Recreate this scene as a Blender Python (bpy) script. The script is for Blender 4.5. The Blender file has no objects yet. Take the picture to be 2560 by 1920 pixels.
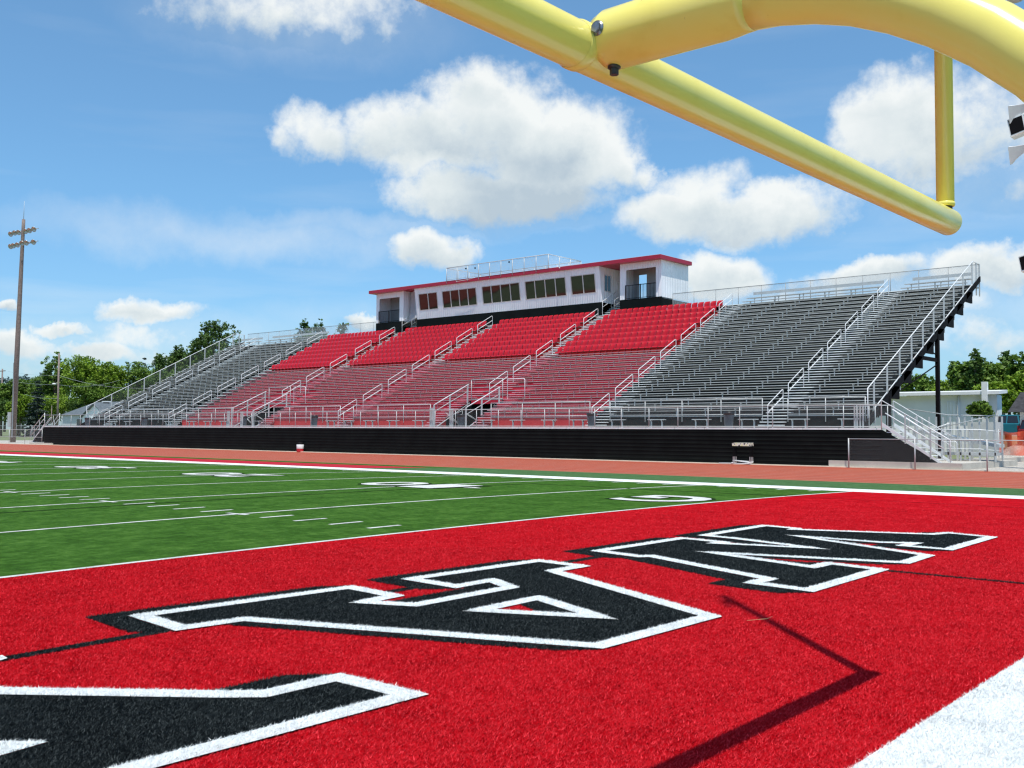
import bpy, math, random
import numpy as np
from mathutils import Vector, Matrix
random.seed(7); rng = np.random.default_rng(11)
FT = 0.3048
scene = bpy.context.scene
col = scene.collection
PI = math.pi

# ------------------------------------------------------------------ camera (feet)
CAM = np.array([36.51579, -8.35126, 5.24409]); YAW, PITCH, ROLL, FPX = -0.71077, 0.04644, 0.00617, 2576.475
_f = np.array([math.sin(YAW)*math.cos(PITCH), math.cos(YAW)*math.cos(PITCH), math.sin(PITCH)])
_r = np.array([math.cos(YAW), -math.sin(YAW), 0.0]); _u = np.cross(_r, _f)
CR = _r*math.cos(ROLL)+_u*math.sin(ROLL); CU = -_r*math.sin(ROLL)+_u*math.cos(ROLL)
cd = bpy.data.cameras.new("camera"); cam = bpy.data.objects.new("camera", cd); col.objects.link(cam)
cam.matrix_world = Matrix(((CR[0], CU[0], -_f[0], CAM[0]*FT), (CR[1], CU[1], -_f[1], CAM[1]*FT), (CR[2], CU[2], -_f[2], CAM[2]*FT), (0, 0, 0, 1)))
cd.sensor_width = 36; cd.lens = FPX/2560*36; cd.clip_end = 20000; cd.clip_start = 0.05
scene.camera = cam

def ray(px, py):
    return _f+CR*(px-1280)/FPX-CU*(py-960)/FPX
def at(px, py, Y):
    d = ray(px, py); t = (Y-CAM[1])/d[1]; return CAM+t*d
def gz(x, y):
    x = np.asarray(x, float); y = np.asarray(y, float)
    base = np.where(y > 0, .0183*y-.0002*y*y, 0.0)-.0372*(x/100)**2
    t = np.clip((y-86.3)/(108.25-86.3), 0, 1)
    b86 = .0183*86.3-.0002*86.3*86.3-.0372*(x/100)**2
    return np.where(y > 86.3, b86*(1-t)+(-.366)*t, base)
def ground_at(px, py):
    z = 0.1
    for _ in range(12):
        d = ray(px, py); t = (z-CAM[2])/d[2]; P = CAM+t*d; z = float(gz(P[0], P[1]))
    return P[0], P[1]

# ------------------------------------------------------------------ materials
def new_mat(name):
    m = bpy.data.materials.new(name); m.use_nodes = True
    nt = m.node_tree; b = nt.nodes.get("Principled BSDF"); return m, nt, b
def N(nt, typ, **kw):
    n = nt.nodes.new(typ)
    for k, v in kw.items(): setattr(n, k, v)
    return n
def ramp(nt, src, stops):
    r = N(nt, "ShaderNodeValToRGB"); e = r.color_ramp.elements
    e[0].position, e[0].color = stops[0][0], (*stops[0][1], 1)
    e[1].position, e[1].color = stops[-1][0], (*stops[-1][1], 1)
    for p, c in stops[1:-1]:
        k = e.new(p); k.color = (*c, 1)
    nt.links.new(src, r.inputs[0]); return r
def sc(c, k): return tuple(min(1, x*k) for x in c)
def simple(name, c, rough=.5, metal=0.0, var=.12, scale=3.0, spec=.5, bump=0.0, bscale=40):
    m, nt, b = new_mat(name)
    tc = N(nt, "ShaderNodeTexCoord"); no = N(nt, "ShaderNodeTexNoise"); no.inputs["Scale"].default_value = scale; no.inputs["Detail"].default_value = 6
    nt.links.new(tc.outputs["Object"], no.inputs["Vector"])
    r = ramp(nt, no.outputs["Fac"], [(.3, sc(c, 1-var)), (.7, sc(c, 1+var))])
    nt.links.new(r.outputs[0], b.inputs["Base Color"])
    b.inputs["Roughness"].default_value = rough; b.inputs["Metallic"].default_value = metal; b.inputs["Specular IOR Level"].default_value = spec
    if bump:
        n2 = N(nt, "ShaderNodeTexNoise"); n2.inputs["Scale"].default_value = bscale; nt.links.new(tc.outputs["Object"], n2.inputs["Vector"])
        bp = N(nt, "ShaderNodeBump"); bp.inputs["Strength"].default_value = bump; nt.links.new(n2.outputs["Fac"], bp.inputs["Height"]); nt.links.new(bp.outputs[0], b.inputs["Normal"])
    return m
def turf(name, c, hi, streak=True, fine=1.0):
    """artificial grass: fine fibre speckle, brushed patches"""
    m, nt, b = new_mat(name)
    g = N(nt, "ShaderNodeNewGeometry")
    n1 = N(nt, "ShaderNodeTexNoise"); n1.inputs["Scale"].default_value = 95*fine; n1.inputs["Detail"].default_value = 3; n1.inputs["Roughness"].default_value = .8
    n2 = N(nt, "ShaderNodeTexNoise"); n2.inputs["Scale"].default_value = 7; n2.inputs["Detail"].default_value = 8; n2.inputs["Roughness"].default_value = .7
    n3 = N(nt, "ShaderNodeTexNoise"); n3.inputs["Scale"].default_value = 1.7; n3.inputs["Detail"].default_value = 4
    for n in (n1, n2, n3): nt.links.new(g.outputs["Position"], n.inputs["Vector"])
    a = N(nt, "ShaderNodeMath", operation="MULTIPLY"); a.inputs[1].default_value = .50; nt.links.new(n1.outputs["Fac"], a.inputs[0])
    bb = N(nt, "ShaderNodeMath", operation="MULTIPLY_ADD"); bb.inputs[1].default_value = .60; nt.links.new(n2.outputs["Fac"], bb.inputs[0]); nt.links.new(a.outputs[0], bb.inputs[2])
    cc = N(nt, "ShaderNodeMath", operation="MULTIPLY_ADD"); cc.inputs[1].default_value = .30; nt.links.new(n3.outputs["Fac"], cc.inputs[0]); nt.links.new(bb.outputs[0], cc.inputs[2])
    r = ramp(nt, cc.outputs[0], [(.51, sc(c, .40)), (.69, c), (.88, hi)])
    nt.links.new(r.outputs[0], b.inputs["Base Color"])
    b.inputs["Roughness"].default_value = .9; b.inputs["Specular IOR Level"].default_value = .03; b.inputs["Sheen Weight"].default_value = .0; b.inputs["Sheen Roughness"].default_value = .45
    bp = N(nt, "ShaderNodeBump"); bp.inputs["Strength"].default_value = .8; bp.inputs["Distance"].default_value = .02
    nt.links.new(n1.outputs["Fac"], bp.inputs["Height"]); nt.links.new(bp.outputs[0], b.inputs["Normal"])
    return m
def fibre(name, lo, hi):
    m, nt, b = new_mat(name)
    a = N(nt, "ShaderNodeAttribute"); a.attribute_name = "shade"
    r = ramp(nt, a.outputs["Fac"], [(0, lo), (1, hi)])
    nt.links.new(r.outputs[0], b.inputs["Base Color"]); b.inputs["Roughness"].default_value = .7; b.inputs["Specular IOR Level"].default_value = .02
    return m
def chainlink(name, c=(.42, .43, .44), pitch=.055, wire=.16):
    m, nt, b = new_mat(name)
    tc = N(nt, "ShaderNodeTexCoord"); sp = N(nt, "ShaderNodeSeparateXYZ"); nt.links.new(tc.outputs["Object"], sp.inputs[0])
    s = N(nt, "ShaderNodeMath", operation="ADD"); nt.links.new(sp.outputs[0], s.inputs[0]); nt.links.new(sp.outputs[1], s.inputs[1])
    outs = []
    for op in ("ADD", "SUBTRACT"):
        q = N(nt, "ShaderNodeMath", operation=op); nt.links.new(s.outputs[0], q.inputs[0]); nt.links.new(sp.outputs[2], q.inputs[1])
        d = N(nt, "ShaderNodeMath", operation="DIVIDE"); d.inputs[1].default_value = pitch; nt.links.new(q.outputs[0], d.inputs[0])
        f = N(nt, "ShaderNodeMath", operation="FRACT"); nt.links.new(d.outputs[0], f.inputs[0])
        l = N(nt, "ShaderNodeMath", operation="LESS_THAN"); l.inputs[1].default_value = wire; nt.links.new(f.outputs[0], l.inputs[0]); outs.append(l)
    mx = N(nt, "ShaderNodeMath", operation="MAXIMUM"); nt.links.new(outs[0].outputs[0], mx.inputs[0]); nt.links.new(outs[1].outputs[0], mx.inputs[1])
    nt.links.new(mx.outputs[0], b.inputs["Alpha"]); b.inputs["Base Color"].default_value = (*c, 1); b.inputs["Roughness"].default_value = .5
    return m
def leafmat(name, lo, hi, sc_=.35):
    m, nt, b = new_mat(name)
    a = N(nt, "ShaderNodeAttribute"); a.attribute_name = "shade"
    g = N(nt, "ShaderNodeNewGeometry"); n = N(nt, "ShaderNodeTexNoise"); n.inputs["Scale"].default_value = sc_; n.inputs["Detail"].default_value = 3
    nt.links.new(g.outputs["Position"], n.inputs["Vector"])
    ad = N(nt, "ShaderNodeMath", operation="ADD"); nt.links.new(a.outputs["Fac"], ad.inputs[0]); nt.links.new(n.outputs["Fac"], ad.inputs[1])
    r = ramp(nt, ad.outputs[0], [(.45, lo), (1.35, hi)])
    nt.links.new(r.outputs[0], b.inputs["Base Color"]); b.inputs["Roughness"].default_value = .55; b.inputs["Specular IOR Level"].default_value = .25
    tr = N(nt, "ShaderNodeBsdfTranslucent"); nt.links.new(r.outputs[0], tr.inputs["Color"])
    mix = N(nt, "ShaderNodeMixShader"); mix.inputs[0].default_value = .22
    out = nt.nodes["Material Output"]; nt.links.new(b.outputs[0], mix.inputs[1]); nt.links.new(tr.outputs[0], mix.inputs[2]); nt.links.new(mix.outputs[0], out.inputs[0])
    return m

RED = (.50, .012, .022); GRN = (.035, .115, .028)
M = {}
M['turf_green'] = turf('turf_green', (.038, .106, .013), (.095, .200, .036))
M['turf_red'] = turf('turf_red', (.44, .001, .006), (.64, .016, .026))
M['turf_black'] = turf('turf_black', (.004, .006, .007), (.022, .028, .030))
M['turf_seam'] = turf('turf_seam', (.012, .030, .008), (.03, .06, .02))
M['turf_white'] = turf('turf_white', (.76, .78, .77), (.86, .88, .87))
M['turf_line'] = turf('turf_line', (.62, .63, .60), (.78, .79, .76))
M['turf_border'] = turf('turf_border', (.060, .135, .050), (.11, .20, .085))
M['turf_strip'] = turf('turf_strip', (.42, .02, .04), (.5, .04, .06))
M['fib_red'] = fibre('fibre_red', (.38, .002, .006), (.90, .06, .08))
M['fib_black'] = fibre('fibre_black', (.003, .005, .006), (.085, .10, .10))
M['fib_white'] = fibre('fibre_white', (.72, .74, .73), (.93, .95, .94))
M['track'] = simple('track_rubber', (.34, .058, .022), .9, var=.10, scale=1.2, bump=.3, bscale=120)
M['track_line'] = simple('track_line', (.62, .45, .35), .8, var=.2, scale=8)
M['track_edge'] = simple('track_edge', (.30, .25, .12), .8, var=.15)
M['concrete'] = simple('concrete', (.50, .47, .41), .85, var=.12, scale=1.5, bump=.15)
M['curb'] = simple('curb', (.78, .70, .54), .85, var=.12, scale=2)
M['gravel'] = simple('gravel', (.42, .39, .34), .95, var=.35, scale=9, bump=.5, bscale=60)
M['ground'] = simple('ground_soil', (.16, .19, .08), .95, var=.3, scale=.4)
M['alu'] = simple('mill_aluminium', (.45, .465, .46), .5, .0, var=.14, scale=2.5, spec=.4)
M['alu_red_bounce'] = simple('alu_painted_red_bounce', (.50, .22, .25), .5, 0, var=.1, scale=2.5)  # aluminium with the red risers' reflection painted in as pink
M['step_red_bounce'] = simple('nosing_painted_red_bounce', (.70, .40, .44), .45, .0, var=.1)  # brighter version of that red bounce, painted onto the aisle steps
M['alu_edge'] = simple('white_step_nosing', (.74, .76, .75), .45, .0, var=.1)
M['rail'] = simple('galvanised_rail', (.47, .485, .48), .42, .1, var=.10, scale=4)
M['rail_white'] = simple('bright_rail', (.70, .71, .71), .35, .0, var=.05)
M['rail_dark'] = simple('dark_grey_rail', (.28, .29, .29), .5, .2, var=.1)  # darker grey than the galvanised rail
M['black_metal'] = simple('black_siding', (.0065, .008, .0075), .6, .0, var=.3, scale=1.2, spec=.09)
M['black_steel'] = simple('black_steel', (.006, .005, .006), .7, .0, spec=.1, var=.2)
M['black_riser'] = simple('black_riser', (.012, .015, .015), .7, 0, var=.3, spec=.08)
M['red_riser'] = simple('red_riser', (.50, .008, .030), .55, 0, var=.12)
M['red_front'] = simple('red_front', (.46, .022, .024), .5, 0, var=.08)
M['red_plastic'] = simple('red_seat_plastic', (.45, .003, .009), .3, 0, var=.10, scale=5, spec=.5)
M['red_trim'] = simple('red_roof_trim', (.36, .010, .035), .4, 0, var=.06)
M['white_paint'] = simple('white_siding', (.90, .90, .92), .5, 0, var=.04, scale=1)
M['grey_wall'] = simple('plain_grey_wall', (.40, .40, .41), .6, 0, var=.08)  # even grey for tower interiors and passage walls
M['tarp'] = simple('grey_tarp', (.42, .40, .42), .45, 0, var=.12, scale=1.5, bump=.6, bscale=3)
M['glass'] = simple('dark_glass', (.010, .011, .012), .03, 0, var=.2, spec=.9, bump=.10, bscale=1.1)
M['frame'] = simple('window_frame', (.62, .58, .54), .5, 0, var=.05)
M['lamp'] = simple('lamp_metal', (.52, .50, .48), .3, .5, var=.15)
M['wood_pole'] = simple('weathered_pole', (.215, .165, .145), .85, 0, var=.25, scale=5)
M['can'] = simple('trash_can_plastic', (.055, .075, .10), .45, 0, var=.3, scale=4)
M['liner'] = simple('black_liner', (.012, .012, .014), .35, 0, var=.3, bump=.5, bscale=12)
M['white_plain'] = simple('white_plastic', (.78, .78, .77), .45, var=.05)
M['red_plain'] = simple('red_barrel_plastic', (.50, .02, .03), .4, var=.08)
M['house_wall'] = simple('pale_house_wall', (.55, .56, .57), .7, var=.06)
M['roof_grey'] = simple('grey_shingles', (.095, .115, .13), .85, var=.25, scale=3, bump=.4)
M['roof_brown'] = simple('brown_shingles', (.20, .13, .10), .85, var=.25, scale=3)
M['brick'] = simple('dark_stone_roof', (.035, .034, .038), .9, var=.5, scale=4)
M['teal'] = simple('teal_paint', (.02, .17, .24), .3, var=.06, spec=.6)
M['maroon'] = simple('maroon_paint', (.16, .012, .02), .3, var=.06)
M['tyre'] = simple('tyre_rubber', (.02, .02, .02), .8, var=.2)
M['yellow'] = None
M['chain'] = chainlink('chain_link_mesh', (.26, .27, .27), wire=.05)
M['chain_back'] = chainlink('back_fence_mesh', (.55, .58, .60), .09, .16)
M['chain_fine'] = simple('guard_mesh', (.40, .42, .42), .6, var=.1); M['chain_fine'].node_tree.nodes['Principled BSDF'].inputs['Alpha'].default_value = .055
M['leaf_a'] = leafmat('leaf_mid', (.018, .048, .009), (.155, .255, .038))
M['leaf_y'] = leafmat('leaf_yellow_green', (.028, .068, .007), (.215, .330, .028))
M['leaf_d'] = leafmat('leaf_dark', (.010, .032, .008), (.095, .165, .032))
M['leaf_s'] = leafmat('leaf_spruce', (.010, .022, .018), (.060, .090, .070))
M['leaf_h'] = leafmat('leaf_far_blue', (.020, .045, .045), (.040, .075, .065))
M['bark'] = simple('bark', (.10, .075, .055), .9, var=.3, scale=6)
M['steel_bolt'] = simple('bolt_steel', (.26, .27, .29), .3, .8, var=.3, scale=60)
M['rust_bolt'] = simple('bolt_dark', (.06, .055, .05), .5, .5, var=.3, scale=60)
# yellow gloss paint of the goal post
m, nt, b = new_mat('yellow_gloss_paint')
tc = N(nt, "ShaderNodeTexCoord"); no = N(nt, "ShaderNodeTexNoise"); no.inputs["Scale"].default_value = 5; no.inputs["Detail"].default_value = 9
nt.links.new(tc.outputs["Object"], no.inputs["Vector"])
r = ramp(nt, no.outputs["Fac"], [(.25, (.76, .62, .11)), (.42, (.86, .74, .17)), (.75, (.88, .77, .20))]); nt.links.new(r.outputs[0], b.inputs["Base Color"])
n2 = N(nt, "ShaderNodeTexNoise"); n2.inputs["Scale"].default_value = 260; nt.links.new(tc.outputs["Object"], n2.inputs["Vector"])
bp = N(nt, "ShaderNodeBump"); bp.inputs["Strength"].default_value = .05; bp.inputs["Distance"].default_value = .002; nt.links.new(n2.outputs["Fac"], bp.inputs["Height"]); nt.links.new(bp.outputs[0], b.inputs["Normal"])
ns = N(nt, "ShaderNodeTexNoise"); ns.inputs["Scale"].default_value = 34; ns.inputs["Detail"].default_value = 8; ns.inputs["Roughness"].default_value = .7; nt.links.new(tc.outputs["Object"], ns.inputs["Vector"])
sr = N(nt, "ShaderNodeMapRange"); sr.inputs[1].default_value = .67; sr.inputs[2].default_value = .75; nt.links.new(ns.outputs["Fac"], sr.inputs[0])
mxs = N(nt, "ShaderNodeMixRGB"); mxs.inputs[2].default_value = (.36, .24, .07, 1); nt.links.new(sr.outputs[0], mxs.inputs[0]); nt.links.new(r.outputs[0], mxs.inputs[1]); nt.links.new(mxs.outputs[0], b.inputs["Base Color"])
rr = ramp(nt, no.outputs["Fac"], [(.3, (.26,)*3), (.7, (.16,)*3)]); nt.links.new(rr.outputs[0], b.inputs["Roughness"])
M['yellow'] = m
# orange plastic net
m, nt, b = new_mat('orange_net'); b.inputs["Base Color"].default_value = (.82, .10, .025, 1); b.inputs["Roughness"].default_value = .5
tc = N(nt, "ShaderNodeTexCoord"); no = N(nt, "ShaderNodeTexNoise"); no.inputs["Scale"].default_value = 1.3; nt.links.new(tc.outputs["Object"], no.inputs["Vector"])
mr = N(nt, "ShaderNodeMapRange"); mr.inputs[1].default_value = .35; mr.inputs[2].default_value = .65; mr.inputs[3].default_value = .42; mr.inputs[4].default_value = .8; nt.links.new(no.outputs["Fac"], mr.inputs[0]); nt.links.new(mr.outputs[0], b.inputs["Alpha"])
M['net'] = m
# siding with vertical ribs
def ribbed(name, c, pitch):
    m, nt, b = new_mat(name); tc = N(nt, "ShaderNodeTexCoord"); sp = N(nt, "ShaderNodeSeparateXYZ"); nt.links.new(tc.outputs["Object"], sp.inputs[0])
    s = N(nt, "ShaderNodeMath", operation="ADD"); nt.links.new(sp.outputs[0], s.inputs[0]); nt.links.new(sp.outputs[1], s.inputs[1])
    d = N(nt, "ShaderNodeMath", operation="MULTIPLY"); d.inputs[1].default_value = 2*PI/pitch; nt.links.new(s.outputs[0], d.inputs[0])
    sn = N(nt, "ShaderNodeMath", operation="SINE"); nt.links.new(d.outputs[0], sn.inputs[0])
    bp = N(nt, "ShaderNodeBump"); bp.inputs["Strength"].default_value = .5; bp.inputs["Distance"].default_value = .03; nt.links.new(sn.outputs[0], bp.inputs["Height"]); nt.links.new(bp.outputs[0], b.inputs["Normal"])
    no = N(nt, "ShaderNodeTexNoise"); no.inputs["Scale"].default_value = .8; nt.links.new(tc.outputs["Object"], no.inputs["Vector"])
    r = ramp(nt, no.outputs["Fac"], [(.3, sc(c, .95)), (.7, sc(c, 1.04))]); nt.links.new(r.outputs[0], b.inputs["Base Color"]); b.inputs["Roughness"].default_value = .45
    return m
M['siding'] = ribbed('ribbed_white_siding', (.90, .90, .92), .24)

# ------------------------------------------------------------------ mesh builder (feet)
class MB:
    def __init__(s): s.v = []; s.f = []; s.sm = []
    def _add(s, vs, fs, smooth=False):
        o = len(s.v); s.v += [tuple(map(float, v)) for v in vs]; s.f += [tuple(i+o for i in f) for f in fs]; s.sm += [smooth]*len(fs)
    def box(s, x0, x1, y0, y1, z0, z1):
        s._add([(x0, y0, z0), (x1, y0, z0), (x1, y1, z0), (x0, y1, z0), (x0, y0, z1), (x1, y0, z1), (x1, y1, z1), (x0, y1, z1)],
               [(0, 3, 2, 1), (4, 5, 6, 7), (0, 1, 5, 4), (1, 2, 6, 5), (2, 3, 7, 6), (3, 0, 4, 7)]); return s
    def poly(s, pts): s._add(pts, [tuple(range(len(pts)))]); return s
    def prism(s, pts, d):
        n = len(pts); d = np.array(d); P = [np.array(p, float) for p in pts]
        s._add(P+[p+d for p in P], [tuple(range(n))[::-1], tuple(range(n, 2*n))]+[(i, (i+1) % n, n+(i+1) % n, n+i) for i in range(n)]); return s
    def tube(s, p0, p1, r, n=6, r1=None, caps=True, smooth=True):
        return s.pipe([p0, p1], r if r1 is None else [r, r1], n, caps, smooth)
    def pipe(s, pts, r, n=6, caps=True, smooth=True):
        P = [np.array(p, float) for p in pts]; k = len(P)
        R = [r]*k if not isinstance(r, (list, tuple)) else list(r)
        T = []
        for i in range(k):
            a = P[i]-P[i-1] if i > 0 else P[1]-P[0]; b_ = P[i+1]-P[i] if i < k-1 else a
            t = a/np.linalg.norm(a)+b_/np.linalg.norm(b_); T.append(t/np.linalg.norm(t))
        up = np.array([0, 0, 1.]) if abs(T[0][2]) < .9 else np.array([0, 1., 0])
        u = np.cross(up, T[0]); u /= np.linalg.norm(u)
        vs = []
        for i in range(k):
            u = u-T[i]*(u@T[i]); u /= np.linalg.norm(u); w = np.cross(T[i], u)
            sc_ = 1.0
            if 0 < i < k-1:
                a = P[i]-P[i-1]; c = (a/np.linalg.norm(a))@T[i]; sc_ = 1/max(c, .6)
            for j in range(n):
                an = 2*PI*(j+.5)/n; vs.append(P[i]+(u*math.cos(an)+w*math.sin(an))*R[i]*(1 if n > 8 else sc_**.5))
        fs = [(i*n+j, i*n+(j+1) % n, (i+1)*n+(j+1) % n, (i+1)*n+j) for i in range(k-1) for j in range(n)]
        s._add(vs, fs, smooth)
        if caps: o = len(s.v)-len(vs); s.f += [tuple(o+j for j in range(n))[::-1], tuple(o+(k-1)*n+j for j in range(n))]; s.sm += [False]*2
        return s
    def lathe(s, prof, c, n=16, axis='z'):
        vs = []
        for (r_, h) in prof:
            for j in range(n):
                a = 2*PI*j/n
                if axis == 'z': vs.append((c[0]+r_*math.cos(a), c[1]+r_*math.sin(a), c[2]+h))
                elif axis == 'y': vs.append((c[0]+r_*math.cos(a), c[1]+h, c[2]+r_*math.sin(a)))
                else: vs.append((c[0]+h, c[1]+r_*math.cos(a), c[2]+r_*math.sin(a)))
        k = len(prof); fs = [(i*n+j, i*n+(j+1) % n, (i+1)*n+(j+1) % n, (i+1)*n+j) for i in range(k-1) for j in range(n)]
        s._add(vs, fs, True); return s
    def build(s, name, mat, parent=None, loc=None):
        me = bpy.data.meshes.new(name)
        off = np.array([0., 0, 0])
        if parent is not None: off = np.array(parent['_w'])
        elif loc is not None: off = np.array(loc, float)
        V = (np.array(s.v)-off)*FT
        me.from_pydata(V.tolist(), [], s.f); me.polygons.foreach_set("use_smooth", s.sm); me.materials.append(mat); me.update()
        o = bpy.data.objects.new(name, me); col.objects.link(o)
        if parent is not None: o.parent = parent; o['_w'] = tuple(off)
        elif loc is not None: o.location = off*FT; o['_w'] = tuple(off)
        else: o['_w'] = (0., 0., 0.)
        return o
def tag(o, label=None, cat=None, group=None, kind=None):
    if label: o['label'] = label
    if cat: o['category'] = cat
    if group: o['group'] = group
    if kind: o['kind'] = kind
    return o
def thing(name, label, cat, loc=(0, 0, 0), group=None):
    o = bpy.data.objects.new(name, None); col.objects.link(o); o.location = Vector(loc)*FT; o.empty_display_size = .3
    o['_w'] = tuple(float(x) for x in loc); return tag(o, label, cat, group)
def ordn(n):
    w = ['zeroth', 'first', 'second', 'third', 'fourth', 'fifth', 'sixth', 'seventh', 'eighth', 'ninth', 'tenth', 'eleventh', 'twelfth', 'thirteenth', 'fourteenth', 'fifteenth', 'sixteenth', 'seventeenth', 'eighteenth', 'nineteenth', 'twentieth', 'twenty-first', 'twenty-second', 'twenty-third', 'twenty-fourth', 'twenty-fifth', 'twenty-sixth', 'twenty-seventh', 'twenty-eighth', 'twenty-ninth', 'thirtieth']
    return w[n] if n < len(w) else '%dth' % n

# ------------------------------------------------------------------ field
LAY = .0135
def sheet(name, x0, x1, y0, y1, mat, lay=0, dy=2.0, dx=12.0, flat=None):
    nx = max(1, int(abs(x1-x0)/dx)); ny = max(1, int(math.ceil(abs(y1-y0)/dy)))
    X = np.linspace(x0, x1, nx+1); Y = np.linspace(y0, y1, ny+1); XX, YY = np.meshgrid(X, Y); ZZ = (gz(XX, YY) if flat is None else flat(XX, YY))+lay*LAY
    b_ = MB(); b_.v = [tuple(t) for t in np.stack([XX.ravel(), YY.ravel(), ZZ.ravel()], 1).tolist()]
    b_.f = [(j*(nx+1)+i, j*(nx+1)+i+1, (j+1)*(nx+1)+i+1, (j+1)*(nx+1)+i) for j in range(ny) for i in range(nx)]; b_.sm = [True]*len(b_.f)
    return b_
def S(name, *a, **k):
    o = sheet(name, *a, **k).build(name, a[4]); o['kind'] = 'structure'; return o
# ground far and wide
gb = MB()
ys = [-4000, 139, 147, 147.3, 400, 1500, 9000]; zs = [-1.2, -1.2, -.5, .05, .25, .3, .3]
for i in range(len(ys)-1): gb.poly([(-7000, ys[i], zs[i]), (6000, ys[i], zs[i]), (6000, ys[i+1], zs[i+1]), (-7000, ys[i+1], zs[i+1])])
tag(gb.build('ground', M['ground']), kind='structure')
S('football_field', -420, 60, -100, 108.3, M['turf_green'])
# worn gravel behind the track at both ends of the stand
tag(MB().poly([(-31, 147.3, .12), (60, 147.3, .12), (60, 240, .32), (-31, 240, .32)]).build('gravel_lot', M['gravel']), kind='structure')
tag(MB().poly([(-420, 147.3, .12), (-302, 147.3, .12), (-302, 215, .32), (-420, 215, .32)]).build('gravel_path', M['gravel']), kind='structure')
S('running_track_and_added_patch', -420, 60, -150, -108, M['track'], flat=lambda x, y: -.3+0*x, dx=40, dy=20)
S('running_track_and_added_patch', -820, -535, -420, -30, M['track'], flat=lambda x, y: -.3+0*x, dx=60, dy=60)  # unseen red patch, added for the left cabin windows to reflect
trz = lambda x, y: -.366+(y-108.25)*(.05+.366)/(147-108.25)+0*x
S('running_track_and_added_patch', -470, 80, 108.3, 147.05, M['track'], flat=trz, dx=20, dy=4)
e = sheet('e', -470, 80, 107.9, 108.45, M['track_edge'], 1, flat=lambda x, y: -.34+0*x).build('track_edging', M['track_edge']); e['kind'] = 'structure'
for y in (111.6, 115.2, 118.8, 122.4, 126., 129.6, 133.2, 136.8, 140.4):
    o = sheet('l', -470, 80, y, y+.14, None, 1, flat=trz, dx=60).build('lane_line', M['track_line']); o['kind'] = 'structure'
tag(MB().box(-470, 80, 146.95, 147.8, -.2, .20).build('concrete_curb', M['curb']), kind='structure')
# painted areas
ez = S('end_zone', 0, 30, -80, 80, M['turf_red'], 1, dy=2, dx=5)
S('goal_line', -.17, .17, -80, 80, M['turf_line'], 2, dy=2)
sb = S('sideline', -300, 36.2, 80, 86.2, M['turf_white'], 1, dy=2)
eb = S('end_line', 30, 36.2, -86, 80, M['turf_white'], 1, dy=2, dx=3)
S('field_border', -74, 60, 86.3, 107.8, M['turf_border'], .6, dy=2)
S('team_area', -228, -74, 86.3, 101, M['turf_strip'], 1, dy=2)
for n in range(1, 20):
    S('yard_line', -15*n-.17, -15*n+.17, -80, 80, M['turf_line'], 1, dy=2)
hb = MB(); tb = MB(); hx = MB()
for n in range(1, 99):
    if n % 5 == 0: continue
    for yc in (27.6, -27.6):
        b_ = sheet('h', -3*n-.17, -3*n+.17, yc-1.1, yc+1.1, None, 1); hb._add(b_.v, b_.f)
    b_ = sheet('t', -3*n-.17, -3*n+.17, 77.6, 80, None, 1); tb._add(b_.v, b_.f)
for n in range(1, 20):
    for yc in (27.0, -27.0): b_ = sheet('h', -15*n-1, -15*n+1, yc-.17, yc+.17, None, 2); hx._add(b_.v, b_.f)
tag(hb.build('hash_marks', M['turf_line']), kind='structure'); tag(tb.build('sideline_ticks', M['turf_line']), kind='structure'); tag(hx.build('yard_crosses', M['turf_line']), kind='structure')
# faint dark soccer markings
for a in ((12.3, 12.75, -28.4, 28.4), (-26.2, -25.95, -68, 68)): S('soccer_line', *a, M['turf_black'] if a[0] > 0 else M['turf_seam'], 2)
for a in ((12.3, 30, 28.28, 28.56), (-26, 0, 67.0, 67.3), (0, 30, 67.05, 67.2)): S('soccer_line', *a, M['turf_seam'] if a[0] < 0 else M['turf_black'], 2, dy=.4)
# field numbers (read from the stands)
def flat_text(txt, cx, cy, h, w, name, mat, lay, grow=0):
    cu = bpy.data.curves.new(name, 'FONT'); cu.body = txt; cu.size = 1; cu.offset = grow; cu.fill_mode = 'FRONT'; cu.resolution_u = 4
    o = bpy.data.objects.new(name, cu); col.objects.link(o)
    dg = bpy.context.evaluated_depsgraph_get(); me = bpy.data.meshes.new_from_object(o.evaluated_get(dg)); bpy.data.objects.remove(o)
    n = len(me.vertices); c = np.empty(n*3); me.vertices.foreach_get('co', c); c = c.reshape(-1, 3)
    g0, g1 = (c.min(0)+grow, c.max(0)-grow); u = (c[:, 0]-g0[0])/(g1[0]-g0[0]+1e-9); v = (c[:, 1]-g0[1])/(g1[1]-g0[1]+1e-9)
    X = cx+w/2-u*w; Y = cy+h/2-v*h
    P = np.stack([X, Y, gz(X, Y)+lay*LAY], 1)*FT; me.vertices.foreach_set('co', P.ravel()); me.materials.clear(); me.materials.append(mat); me.update()
    o = bpy.data.objects.new(name, me); col.objects.link(o); return o
for lab, xs in (("G", [-4.4]), ("10", [-28.0, -33.9]), ("20", [-57.6, -63.6]), ("30", [-87.5, -93.5]), ("40", [-117.5, -123.5]), ("50", [-147, -153])):
    for ch, x in zip(lab, xs):
        for grow, mat, lay in ((.055, M['turf_seam'], 1.5), (.022, M['turf_line'], 2.5)):
            o = flat_text(ch, x, 56.7 if ch == 'G' else 57.0, 7.2 if ch == 'G' else 6.4, 5.8 if ch == 'G' else 4.8 if ch != '1' else 2.8, 'field_number', mat, lay, grow)
            o['kind'] = 'structure'
ab = MB(); ab.poly([(x, y, float(gz(x, y))+2.5*LAY) for x, y in ((-24.6, 56.2), (-23.1, 57), (-24.6, 57.8))]); tag(ab.build('field_arrow', M['turf_line']), kind='structure')

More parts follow.
